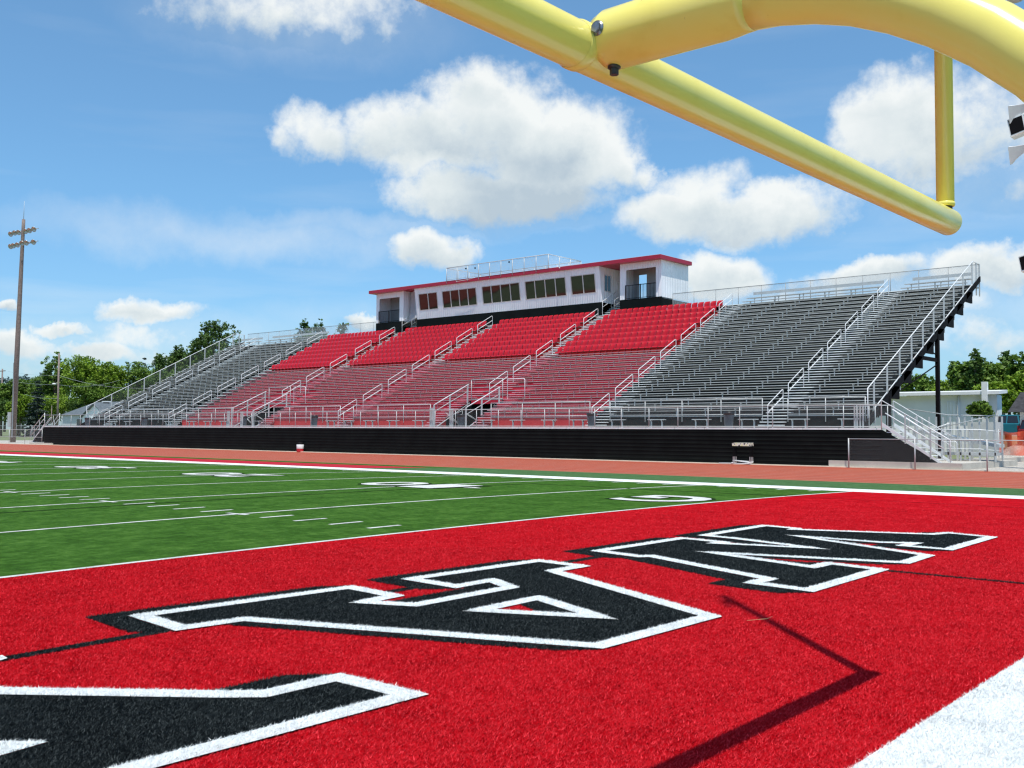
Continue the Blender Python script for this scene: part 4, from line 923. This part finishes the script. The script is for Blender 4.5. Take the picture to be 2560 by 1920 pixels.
for (px, py, w, lab) in ((2541, 313, 1.15, 'square black fronted speaker box between the two white horns'), (2566, 655, 1.0, 'small white box speaker low at the right edge')):
    P = at(px, py, 159.2); t = thing('speaker_box', lab, 'loudspeaker', tuple(P)); a = .25
    vs = [(P[0]+math.cos(a)*dx*w+math.sin(a)*dz*w*.0-math.sin(a)*dz*w*.8, P[1]+dy, P[2]-.0+math.cos(a)*dz*w*1.2+math.sin(a)*dx*w) for dy in (0, 2.2) for dx, dz in ((-1, -1), (1, -1), (1, 1), (-1, 1))]
    b_ = MB(); b_._add(vs, [(0, 1, 2, 3), (4, 7, 6, 5), (0, 4, 5, 1), (1, 5, 6, 2), (2, 6, 7, 3), (3, 7, 4, 0)]); b_.build('cabinet', M['white_plain'], t)
    c_ = np.mean(vs[:4], 0); g2 = [tuple(c_+(np.array(v)-c_)*.86+np.array([0, -.03, 0])) for v in vs[:4]]; MB().poly(g2).build('grille', M['black_steel'], t)
    MB().pipe([(c_[0], c_[1]+1, c_[2]), (Xp, 160, c_[2])], .15, 6).build('bracket', M['rail'], t)

# ------------------------------------------------------------------ buildings
def house(name, label, x0, x1, y0, y1, zw, zr, axis='x', wall='house_wall', roof='roof_grey', over=1.2, chimney=None, windows=()):
    t = thing(name, label, 'house', ((x0+x1)/2, (y0+y1)/2, 0)); MB().box(x0, x1, y0, y1, 0, zw).build('wall', M[wall], t)
    b_ = MB()
    if axis == 'x':
        ym = (y0+y1)/2; b_.prism([(x0-over, y0-over, zw-.3), (x0-over, ym, zr), (x0-over, y1+over, zw-.3), (x0-over, ym, zr-.5)], (x1-x0+2*over, 0, 0)); g_ = [(x0, y0, zw), (x0, y1, zw), (x0, ym, zr-.5)], (x1-x0, 0, 0)
    else:
        xm = (x0+x1)/2; b_.prism([(x0-over, y0-over, zw-.3), (xm, y0-over, zr), (x1+over, y0-over, zw-.3), (xm, y0-over, zr-.5)], (0, y1-y0+2*over, 0)); g_ = [(x0, y0, zw), (x1, y0, zw), (xm, y0, zr-.5)], (0, y1-y0, 0)
    b_.build('roof', M[roof], t); MB().prism(*g_).build('gable', M[wall], t)
    if chimney: cx_, cy_, cz = chimney; MB().box(cx_-1.6, cx_+1.6, cy_-1, cy_+1, zw, cz).build('chimney', M['brick'], t); MB().box(cx_-2.2, cx_+2.2, cy_-1.5, cy_+1.5, cz, cz+.6).build('chimney_cap', M['white_plain'], t)
    for (xa, xb, za, zb_) in windows: w = MB().box(xa, xb, y0-.12, y0, za, zb_).build('window', M['frame'], t); MB().box(xa+.3, xb-.3, y0-.16, y0-.13, za+.3, zb_-.3).build('pane', M['glass'], w)
    return t
h1 = at(150, 1038, 262); h2 = at(300, 1038, 262)
house('house', 'pale house with long grey shingle roof just left of the stand', -524, -462, 262, 300, 13.2, 20.6, 'x', chimney=(-503, 276, 20.2), windows=((-508, -497, 4, 11), (-489, -485, 5, 10)))
house('house', 'small house with brown roof behind the fence at the left', -585, -560, 300, 325, 11, 18, 'y', 'house_wall', 'roof_brown')
house('garage', 'white front gable next to the grey roof, partly behind the benches', -478, -452, 250, 261.5, 11.5, 18.5, 'y', 'white_paint', 'roof_grey')
bd = thing('white_building', 'low white building with flat roof behind the right end of the stand', 'building', (-56, 275, 0))
MB().box(-86, -38.7, 262, 266, 0, 15.2).build('wall', M['white_paint'], bd); MB().prism([(-87, 260, 15.2), (-87, 260, 16.0), (-87, 267, 16.5), (-87, 267, 15.7)], (49.6, 0, 0)).build('roof', M['white_plain'], bd)
MB().box(-50.4, -48.2, 261.75, 262, 0, 13.5).build('corrugated_door', M['siding'], bd); MB().pipe([(-47.5, 261.7, 0), (-47.5, 261.7, 15)], .3, 8).build('downpipe', M['white_plain'], bd); MB().box(-41.4, -40.1, 259.6, 260.6, 8, 18.3).build('flue', M['white_plain'], bd)
MB().box(-38.68, -38.5, 262, 266, 0, 15).build('side_wall', M['white_paint'], bd)
xs1 = at(2520, 1000, 250)[0]
hb_ = thing('shingled_shed', 'shed with dark stone-like shingle roof at the right edge', 'shed', (xs1+9, 262, 0))
MB().box(xs1+2, xs1+22, 252, 275, 0, 10.6).build('wall', M['white_paint'], hb_); MB().prism([(xs1, 249.5, 10.6), (xs1+1.2, 256, 15.4), (xs1+1.2, 270, 15.4), (xs1, 277, 10.6)], (24, 0, 0)).build('roof', M['brick'], hb_)
tag(MB().prism([(-32, 236, .1), (-32, 246, 2.4), (-32, 262, 3.85), (-32, 330, 3.9), (-32, 330, 0), (-32, 236, 0)], (110, 0, 0)).build('parking_lot', M['gravel']), kind='structure')
# parked vehicles seen past the net
def suv(label, px, Yv, mat, z0_=.3):
    X = at(px, 1050, Yv)[0]; t = thing('parked_car', label, 'car', (X, Yv, z0_), 'cars parked behind the orange net')
    sec = [(0, 1.5, 4.0), (.3, 1.4, 4.1), (9.5, 1.4, 4.1), (13.8, 1.6, 3.9), (14.6, 1.8, 3.2)]
    vs = []
    for (y, zl, zh) in sec: vs += [(X-3.2, Yv+y, z0_+zl), (X-3.25, Yv+y, z0_+(zl+zh)/2), (X-3.05, Yv+y, z0_+zh), (X+3.05, Yv+y, z0_+zh), (X+3.25, Yv+y, z0_+(zl+zh)/2), (X+3.2, Yv+y, z0_+zl)]
    b_ = MB(); K = len(sec); b_._add(vs, [(k*6+j, (k+1)*6+j, (k+1)*6+(j+1) % 6, k*6+(j+1) % 6) for k in range(K-1) for j in range(6)]+[(0, 1, 2, 3, 4, 5), tuple((K-1)*6+j for j in range(6))[::-1]]); b_.build('body', M[mat], t)
    cab = [(X-3.0, Yv+.4, z0_+4.1), (X+3.0, Yv+.4, z0_+4.1), (X+3.0, Yv+9.6, z0_+4.1), (X-3.0, Yv+9.6, z0_+4.1), (X-2.4, Yv+1.3, z0_+6.3), (X+2.4, Yv+1.3, z0_+6.3), (X+2.4, Yv+8.2, z0_+6.3), (X-2.4, Yv+8.2, z0_+6.3)]
    b_ = MB(); b_._add(cab, [(0, 1, 5, 4), (1, 2, 6, 5), (2, 3, 7, 6), (3, 0, 4, 7), (4, 5, 6, 7)]); b_.build('cabin', M[mat], t)
    g_ = MB(); L_ = lambda a, c, s_: tuple(np.array(a)*(1-s_)+np.array(c)*s_)
    q = [np.array(cab[j]) for j in (0, 1, 5, 4)]; c_ = sum(q)/4
    for sx in (-1, 1): g_.poly([(X+sx*.12, Yv+.42, z0_+4.3), (X+sx*2.7, Yv+.42, z0_+4.3), (X+sx*2.25, Yv+1.1, z0_+6.05), (X+sx*.12, Yv+1.1, z0_+6.05)])
    for sx in (-1, 1): g_.poly([(X+sx*2.98, Yv+1.0, z0_+4.3), (X+sx*2.98, Yv+8.8, z0_+4.3), (X+sx*2.5, Yv+7.9, z0_+6.0), (X+sx*2.5, Yv+1.7, z0_+6.0)])
    g_.build('windows', M['glass'], t)
    for sx in (-1, 1):
        MB().box(X+sx*2.8-.25, X+sx*2.8+.25, Yv-.06, Yv+.05, z0_+2.6, z0_+3.6).build('tail_light', M['red_plain'], t)
        for yy in (2.4, 11.8): MB().lathe([(.01, -.35), (1.15, -.35), (1.2, 0), (1.15, .35), (.01, .35)], (X+sx*2.95, Yv+yy, z0_+1.2), 16, 'x').build('wheel', M['tyre'], t)
suv('teal parked car with rounded rear window behind the orange net', 2515, 262, 'teal', 3.9); suv('maroon parked car half cut off by the right edge', 2580, 250, 'maroon', 2.4)

# ------------------------------------------------------------------ trees
def tree(label, px, pyt, Yt, wpx, kind='leaf_a', base=0.0, shape='round', leaf=.75, n=5200, group='trees behind the stadium', name='tree', py_low=None):
    P = at(px, pyt, Yt); X = P[0]; H = P[2]-base; W = wpx/FPX*float((P-CAM)@_f)
    cb = H*.22 if py_low is None else max(1, at(px, py_low, Yt)[2]-base)
    t = thing(name, label, 'tree' if name != 'bush' else 'bush', (X, Yt, base), group); rg = np.random.default_rng(int(px*7+pyt))
    b_ = MB(); r0 = max(.3, H*.018)
    if name != 'bush': b_.pipe([(X, Yt, base-1), (X+.1*W*.2, Yt, base+H*.35), (X, Yt, base+H*.82)], [r0*1.3, r0*.9, r0*.25], 8)
    cl = []
    if shape == 'spruce':
        nl = 16
        for k in range(nl):
            s_ = k/(nl-1); z = base+H*(.08+.90*s_); R = W*.5*(1-s_)**.8*(.9+.2*rg.random()); m_ = max(2, int(11*(1-s_))+2)
            for j in range(m_):
                a = rg.random()*2*PI
                for q in (.35, .65, .95): cl.append((X+math.cos(a)*R*q, Yt+math.sin(a)*R*q, z-R*q*.28, .55+W*.028))
        cl.append((X, Yt, base+H*.985, .4))
    else:
        lobes = [(0, 0, .60, .50, .40)]
        for k in range(9 if shape != 'sparse' else 7):
            a = rg.random()*2*PI; rr0 = .25+.15*rg.random(); lobes.append((math.cos(a)*rr0, math.sin(a)*rr0*.8, .34+.5*rg.random(), .20+.10*rg.random(), .13+.08*rg.random()))
        lobes.append((rg.normal(0, .05), 0, .86, .18, .14))
        for (lx, ly, lz, lr, lh) in lobes:
            cx_, cy_, cz_ = X+lx*W, Yt+ly*W, base+cb+(H-cb)*lz
            if name != 'bush': b_.pipe([(X, Yt, base+H*(.25+.3*rg.random())), ((X+cx_)/2, (Yt+cy_)/2, cz_-.12*H), (cx_, cy_, cz_)], [r0*.5, r0*.3, r0*.1], 5)
            m_ = int((60 if shape != 'sparse' else 20)*(lr/.25)**1.3)
            for q in range(m_):
                v = rg.normal(size=3); v /= np.linalg.norm(v); rad = (.55+.5*rg.random())
                p_ = (cx_+v[0]*lr*W*rad, cy_+v[1]*lr*W*rad, cz_+v[2]*lh*(H-cb)*rad)
                if p_[2] < base+.5: continue
                cl.append((*p_, .030*W+.45*leaf))
    if b_.v: b_.build('trunk', M['bark'], t)
    cl = np.array(cl); n = int(n*1.7); k_ = rg.integers(0, len(cl), n); C_ = cl[k_]
    dv = rg.normal(size=(n, 3)); dv /= np.linalg.norm(dv, axis=1)[:, None]; dv *= (rg.random(n)**.5*1.35)[:, None]*C_[:, 3:4]
    if shape == 'spruce': dv[:, 2] *= .45
    ctr = C_[:, :3]+dv; top = base+H; ctr[:, 2] = np.where(ctr[:, 2] > top, top-rg.random(n)*.5, ctr[:, 2])
    nr = rg.normal(size=(n, 3)); nr[:, 2] = abs(nr[:, 2])+.35; nr /= np.linalg.norm(nr, axis=1)[:, None]; a1 = np.cross(nr, rg.normal(size=(n, 3))); a1 /= np.linalg.norm(a1, axis=1)[:, None]; a2 = np.cross(nr, a1)
    s_ = leaf*(.34+.42*rg.random(n))[:, None]; el = (.5+.5*rg.random(n))[:, None]
    V = np.stack([ctr+a1*s_, ctr+a2*s_*el, ctr-a1*s_, ctr-a2*s_*el], 1).reshape(-1, 3)
    me = bpy.data.meshes.new('crown'); me.vertices.add(4*n); me.vertices.foreach_set('co', ((V-np.array(t['_w']))*FT).ravel()); me.loops.add(4*n); me.loops.foreach_set('vertex_index', np.arange(4*n, dtype=np.int32))
    me.polygons.add(n); me.polygons.foreach_set('loop_start', np.arange(0, 4*n, 4, dtype=np.int32)); me.polygons.foreach_set('loop_total', np.full(n, 4, np.int32))
    at_ = me.attributes.new('shade', 'FLOAT', 'POINT'); csh = rg.random(len(cl))*.55; at_.data.foreach_set('value', np.repeat(csh[k_]+.3*rg.random(n)+.15*np.clip(dv[:, 2]/C_[:, 3], -1, 1), 4)); me.materials.append(M[kind]); me.update(); me.validate()
    o = bpy.data.objects.new('crown', me); col.objects.link(o); o.parent = t
    return t
# left group
tree('tall dark tree rising behind the top left of the benches', 531, 798, 330, 118, 'leaf_d', n=9000, leaf=1.1)
tree('dark rounded tree just left of the tallest one', 447, 862, 340, 62, 'leaf_d', n=5000, leaf=1.0)
tree('slender tree left of the dark rounded tree', 400, 882, 350, 52, 'leaf_d', n=3600, leaf=1.0)
tree('broad mid green tree behind the low benches', 352, 905, 330, 96, 'leaf_a', n=6500, leaf=1.0)
tree('pointed conifer tips above the green trees', 362, 893, 350, 74, 'leaf_s', shape='spruce', n=2500)
tree('narrow conifer left of the pointed tips', 318, 905, 352, 34, 'leaf_s', shape='spruce', n=2500)
tree('big bright yellow green tree right of the wooden pole', 215, 890, 300, 150, 'leaf_y', n=11000, leaf=1.0, py_low=1040)
tree('second bright tree filling in behind the grey roof', 272, 905, 312, 90, 'leaf_y', n=6500, leaf=1.0, py_low=1030)
tree('lower mid green tree above the grey roof', 262, 950, 305, 130, 'leaf_a', n=8000, leaf=.95, py_low=1050)
tree('thin sparse tree standing behind the wooden pole', 141, 880, 330, 62, 'leaf_a', shape='sparse', n=2600, leaf=1.1)
tree('mid green tree between the spruce and the wooden pole', 120, 930, 330, 90, 'leaf_a', n=6500, leaf=1.0, py_low=1050)
tree('dark blue green spruce left of the wooden pole', 95, 952, 285, 74, 'leaf_s', shape='spruce', n=9000, leaf=.9, name='spruce')
tree('green tree behind the tall light pole', 48, 948, 320, 70, 'leaf_a', n=6000, leaf=1.0, py_low=1060)
tree('yellow green bushy tree at the foot of the light pole', 52, 985, 295, 60, 'leaf_y', n=5000, leaf=.9, py_low=1060)
tree('green tree at the left edge of the photo', 6, 958, 310, 56, 'leaf_a', n=5000, leaf=1.0, py_low=1060)
tree('dark tree right of the broad one, partly behind the benches', 410, 925, 320, 90, 'leaf_d', n=6000, leaf=1.0)
tree('dark tree low behind the benches', 480, 880, 322, 90, 'leaf_d', n=6000, leaf=1.0)
for j, (a, b2, w, k, Yt) in enumerate(((20, 1000, 90, 'leaf_d', 300), (75, 1006, 80, 'leaf_a', 305), (118, 1000, 70, 'leaf_d', 310), (165, 985, 110, 'leaf_y', 312), (225, 980, 120, 'leaf_d', 318), (290, 965, 120, 'leaf_a', 320), (350, 950, 110, 'leaf_d', 325), (410, 935, 100, 'leaf_d', 325), (470, 905, 90, 'leaf_d', 330))):
    tree(['dark bushes at the left edge behind the fence', 'green bushes behind the small brown roof', 'dark undergrowth under the spruce', 'yellow green undergrowth behind the wooden pole', 'dark foliage low behind the grey roof', 'green foliage right above the grey roof ridge', 'dark foliage behind the lowest bench ends', 'dark foliage filling below the broad tree', 'dark foliage below the tallest left tree'][j], a, b2, Yt, w, k, n=3500, leaf=.95, name='bush', group='undergrowth behind the left end', py_low=1075)
for (a, b2, w, lab) in ((762, 797, 46, 'small tree top showing over the stand, left of two'), (800, 798, 44, 'tall tree top touching the back fence'), (861, 806, 40, 'small tree top right before the press box'), (779, 806, 60, 'dark tree top between the two small crowns')):
    tree(lab, a, b2, 420, w, 'leaf_d', n=3600, leaf=1.3)
hf = MB()
for j in range(40):
    x = -1500+j*30; hf.poly([(x, 900, 0), (x+30, 900, 0), (x+30, 900, 10), (x, 900, 10)]) if 0 else None
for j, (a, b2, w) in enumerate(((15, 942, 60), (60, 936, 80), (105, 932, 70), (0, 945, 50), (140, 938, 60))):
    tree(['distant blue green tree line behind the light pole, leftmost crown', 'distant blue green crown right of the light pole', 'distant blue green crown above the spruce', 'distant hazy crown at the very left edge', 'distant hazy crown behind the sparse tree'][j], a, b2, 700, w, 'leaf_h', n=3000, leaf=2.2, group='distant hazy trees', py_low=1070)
# right group
for (a, b2, Yt, w, k, sh, nn, lab) in ((2300, 935, 420, 90, 'leaf_a', 'round', 4500, 'tree framed between the stand and the black column'),
        (2385, 950, 400, 100, 'leaf_y', 'round', 6000, 'light green tree behind the white building'), (2440, 902, 380, 120, 'leaf_a', 'round', 9000, 'broad green tree above the white building'),
        (2436, 872, 372, 40, 'leaf_d', 'sparse', 900, 'bare topped tree poking above the others'), (2500, 905, 390, 110, 'leaf_a', 'round', 8500, 'green tree near the right edge'),
        (2545, 880, 385, 70, 'leaf_a', 'sparse', 2600, 'thin tall tree at the right edge'), (2520, 878, 395, 50, 'leaf_d', 'sparse', 1500, 'thin dark tree left of the edge'),
        (2570, 925, 370, 110, 'leaf_y', 'round', 7000, 'yellow green tree cut by the right edge'), (2495, 955, 350, 80, 'leaf_y', 'round', 5000, 'bright tree right of the white flue'), (2360, 975, 410, 60, 'leaf_a', 'round', 3000, 'small green tree behind the black column')):
    tree(lab, a, b2, Yt, w, k, shape=sh, n=nn, leaf=1.05, group='trees behind the right end', py_low=1060)
tree('leafy green bush in front of the white building', 2452, 1004, 245, 42, 'leaf_a', base=5.0, shape='sparse', n=1300, leaf=.75, name='bush', group=None, py_low=1052)
tree('second part of leafy planting beside the white flue', 2440, 1012, 246.5, 34, 'leaf_a', base=5.5, shape='sparse', n=800, leaf=.7, name='bush', group=None, py_low=1040)
MB_t = MB().box(at(2425, 1040, 245)[0], at(2490, 1040, 245)[0], 243, 249, 0, 8.2).build('retaining_wall', M['house_wall'], loc=(-35, 245, 0)); tag(MB_t, 'pale retaining wall below the leafy bush at the right', 'wall')

# ------------------------------------------------------------------ sun and sky
S_ = Vector((2.4517, -2.3032, 8.909)).normalized()
sd_ = bpy.data.lights.new("sun", 'SUN'); sd_.energy = 4.8; sd_.angle = math.radians(.55); sd_.color = (1, .955, .88)
so = bpy.data.objects.new("sun", sd_); col.objects.link(so); so.rotation_euler = S_.to_track_quat('Z', 'Y').to_euler(); so.location = (0, 0, 60)
w = bpy.data.worlds.new("World"); scene.world = w; w.use_nodes = True; nt = w.node_tree; nt.nodes.clear()
L = nt.links.new
out = N(nt, "ShaderNodeOutputWorld"); sky = N(nt, "ShaderNodeTexSky"); sky.sky_type = 'NISHITA'; sky.sun_disc = False
sky.sun_elevation = math.asin(S_.z); sky.sun_rotation = math.atan2(S_.x, S_.y); sky.air_density = 1.0; sky.dust_density = .6; sky.ozone_density = 1.5
bg = N(nt, "ShaderNodeBackground"); bg.inputs[1].default_value = .15
tint = N(nt, "ShaderNodeMixRGB", blend_type='MULTIPLY'); tint.inputs[0].default_value = 1; L(sky.outputs[0], tint.inputs[1])
tc = N(nt, "ShaderNodeTexCoord"); nrm = N(nt, "ShaderNodeVectorMath", operation='NORMALIZE'); L(tc.outputs["Generated"], nrm.inputs[0])
sp = N(nt, "ShaderNodeSeparateXYZ"); L(nrm.outputs[0], sp.inputs[0])
def MA(op, a, b_=None, c=None, clamp=False):
    n = N(nt, "ShaderNodeMath", operation=op); n.use_clamp = clamp
    for i, v in enumerate((a, b_, c)):
        if v is None: continue
        if isinstance(v, (int, float)): n.inputs[i].default_value = v
        else: L(v, n.inputs[i])
    return n.outputs[0]
az = MA('ARCTAN2', sp.outputs[0], sp.outputs[1]); el = MA('ARCSINE', sp.outputs[2])
tr_ = N(nt, "ShaderNodeValToRGB"); te = tr_.color_ramp.elements; te[0].position = .0; te[0].color = (.43, .63, .86, 1); te[1].position = .5; te[1].color = (.72, .96, 1.0, 1); tm = te.new(.2); tm.color = (.54, .80, .93, 1)
L(MA('MULTIPLY', el, .9), tr_.inputs[0]); tsc = N(nt, "ShaderNodeVectorMath", operation='SCALE'); tsc.inputs[3].default_value = 1.16; L(tr_.outputs[0], tsc.inputs[0]); L(tsc.outputs[0], tint.inputs[2])
# warp the coordinates so that cloud outlines billow
nw = N(nt, "ShaderNodeTexNoise"); nw.inputs["Scale"].default_value = 9; nw.inputs["Detail"].default_value = 9; nw.inputs["Roughness"].default_value = .62; L(nrm.outputs[0], nw.inputs["Vector"])
nf = N(nt, "ShaderNodeTexNoise"); nf.inputs["Scale"].default_value = 26; nf.inputs["Detail"].default_value = 10; nf.inputs["Roughness"].default_value = .60; L(nrm.outputs[0], nf.inputs["Vector"])
sw = N(nt, "ShaderNodeSeparateColor"); L(nw.outputs["Color"], sw.inputs[0])
azw = MA('MULTIPLY_ADD', MA('SUBTRACT', sw.outputs[0], .5), .10, az); elw = MA('MULTIPLY_ADD', MA('SUBTRACT', sw.outputs[1], .5), .075, el)
D = 1.15686
blobs = [  # x, y, rx, ry (pixels of the 2212-wide view), weight
 (1080, 255, 175, 120, 1.0), (900, 300, 200, 85, .9), (700, 290, 95, 60, .75), (1200, 320, 215, 120, 1.0), (1350, 330, 75, 75, .9), (1410, 370, 45, 40, .7), (640, 320, 60, 45, .6), (1080, 415, 260, 68, .95), (1330, 385, 110, 60, .55), (1030, 180, 70, 45, .7),
 (1600, 455, 280, 70, .95), (1530, 400, 120, 60, .7), (1940, 260, 150, 120, .95), (2000, 340, 150, 90, .7), (2150, 260, 150, 130, .66), (2180, 400, 150, 60, .5), (1850, 330, 90, 60, .5),
 (930, 535, 105, 52, .85), (1560, 590, 120, 62, .95), (1880, 595, 150, 40, .85), (2140, 590, 120, 48, .85), (1700, 640, 200, 40, .5), (2150, 740, 150, 75, .55), (2080, 660, 120, 40, .5),
 (640, 15, 300, 75, .62), (780, 60, 150, 60, .55), (450, 5, 180, 60, .5), (320, 665, 120, 32, .85), (130, 697, 66, 18, .8), (30, 742, 95, 42, .85), (200, 757, 100, 34, .85), (300, 725, 190, 40, .55), (5, 645, 26, 14, .8), (760, 702, 70, 18, .8), (120, 790, 190, 40, .5), (330, 770, 120, 30, .6)]
tot = None; rel = None; wsum = None
for (x, y, rx, ry, wt) in blobs:
    d = ray(x*D, y*D); d = d/np.linalg.norm(d); a0 = math.atan2(d[0], d[1]); e0 = math.asin(d[2]); sa = rx*D/FPX/max(math.cos(e0), .5); se = ry*D/FPX
    u_ = MA('MULTIPLY', MA('SUBTRACT', azw, a0), 1/sa); v_ = MA('MULTIPLY', MA('SUBTRACT', elw, e0), 1/se)
    r2 = MA('ADD', MA('MULTIPLY', u_, u_), MA('MULTIPLY', v_, v_))
    bmp = MA('MULTIPLY', MA('SUBTRACT', 1.0, MA('MULTIPLY', r2, .62), None, True), wt)
    tot = bmp if tot is None else MA('MAXIMUM', tot, bmp)
    rv = MA('MULTIPLY', bmp, v_); rel = rv if rel is None else MA('ADD', rel, rv); wsum = bmp if wsum is None else MA('ADD', wsum, bmp)
veil = None
for (x, y, rx, ry, wt) in [(520, 515, 480, 55, .55), (760, 482, 300, 34, .5), (1050, 478, 320, 26, .4), (300, 735, 360, 75, .6), (60, 760, 220, 90, .6), (650, 50, 330, 100, .4), (2050, 650, 380, 100, .6), (2120, 380, 260, 130, .5), (700, 700, 200, 60, .3)]:
    d = ray(x*D, y*D); d = d/np.linalg.norm(d); a0 = math.atan2(d[0], d[1]); e0 = math.asin(d[2]); sa = rx*D/FPX/max(math.cos(e0), .5); se = ry*D/FPX
    u_ = MA('MULTIPLY', MA('SUBTRACT', azw, a0), 1/sa); v_ = MA('MULTIPLY', MA('SUBTRACT', elw, e0), 1/se)
    r2 = MA('ADD', MA('MULTIPLY', u_, u_), MA('MULTIPLY', v_, v_)); bm = MA('MULTIPLY', MA('POWER', MA('SUBTRACT', 1.0, MA('MULTIPLY', r2, .7), None, True), 1.5), wt); veil = bm if veil is None else MA('MAXIMUM', veil, bm)
veil = MA('MULTIPLY', veil, MA('ADD', MA('MULTIPLY', nf.outputs["Fac"], 1.0), .0))
dens = MA('MULTIPLY_ADD', MA('SUBTRACT', nf.outputs["Fac"], .5), .95, tot)
alpha = N(nt, "ShaderNodeMapRange"); alpha.interpolation_type = 'SMOOTHSTEP'; alpha.inputs[1].default_value = .27; alpha.inputs[2].default_value = .76; L(dens, alpha.inputs[0])
# thin high cirrus veil
cz = N(nt, "ShaderNodeMapping"); cz.inputs["Scale"].default_value = (1.2, 1.2, 9); L(nrm.outputs[0], cz.inputs[0]); ci = N(nt, "ShaderNodeTexNoise"); ci.inputs["Scale"].default_value = 3; ci.inputs["Detail"].default_value = 6; L(cz.outputs[0], ci.inputs["Vector"])
cir = N(nt, "ShaderNodeMapRange"); cir.inputs[1].default_value = .50; cir.inputs[2].default_value = .80; cir.inputs[4].default_value = .42; L(ci.outputs["Fac"], cir.inputs[0])
hz = N(nt, "ShaderNodeMapRange"); hz.inputs[1].default_value = .02; hz.inputs[2].default_value = .26; hz.inputs[3].default_value = 1; hz.inputs[4].default_value = .25; L(el, hz.inputs[0])
al = MA('MAXIMUM', MA('MULTIPLY', alpha.outputs[0], .97), MA('MAXIMUM', veil, MA('MULTIPLY', cir.outputs[0], hz.outputs[0])))
rn = MA('DIVIDE', rel, MA('MAXIMUM', wsum, .15))
shd = MA('ADD', MA('MULTIPLY', rn, .42), MA('ADD', MA('MULTIPLY', MA('SUBTRACT', nw.outputs["Fac"], .5), 1.1), MA('MULTIPLY', MA('SUBTRACT', .9, tot), .55)))
cr = N(nt, "ShaderNodeValToRGB"); e = cr.color_ramp.elements; e[0].position = .0; e[0].color = (.50, .60, .68, 1); e[1].position = .55; e[1].color = (.93, .96, .95, 1); q = e.new(.28); q.color = (.74, .81, .83, 1)
L(MA('ADD', shd, .27), cr.inputs[0])
cb = N(nt, "ShaderNodeBackground"); cb.inputs[1].default_value = 1.0; L(cr.outputs[0], cb.inputs[0]); L(tint.outputs[0], bg.inputs[0])
mx = N(nt, "ShaderNodeMixShader"); L(al, mx.inputs[0]); L(bg.outputs[0], mx.inputs[1]); L(cb.outputs[0], mx.inputs[2]); L(mx.outputs[0], out.inputs[0])
scene.cycles.pixel_filter_type = 'BLACKMAN_HARRIS'; scene.cycles.filter_width = 1.3
scene.view_settings.view_transform = 'Standard'; scene.view_settings.look = 'None'; scene.view_settings.exposure = 0; scene.view_settings.gamma = 1
for o in bpy.data.objects:
    if '_w' in o: del o['_w']
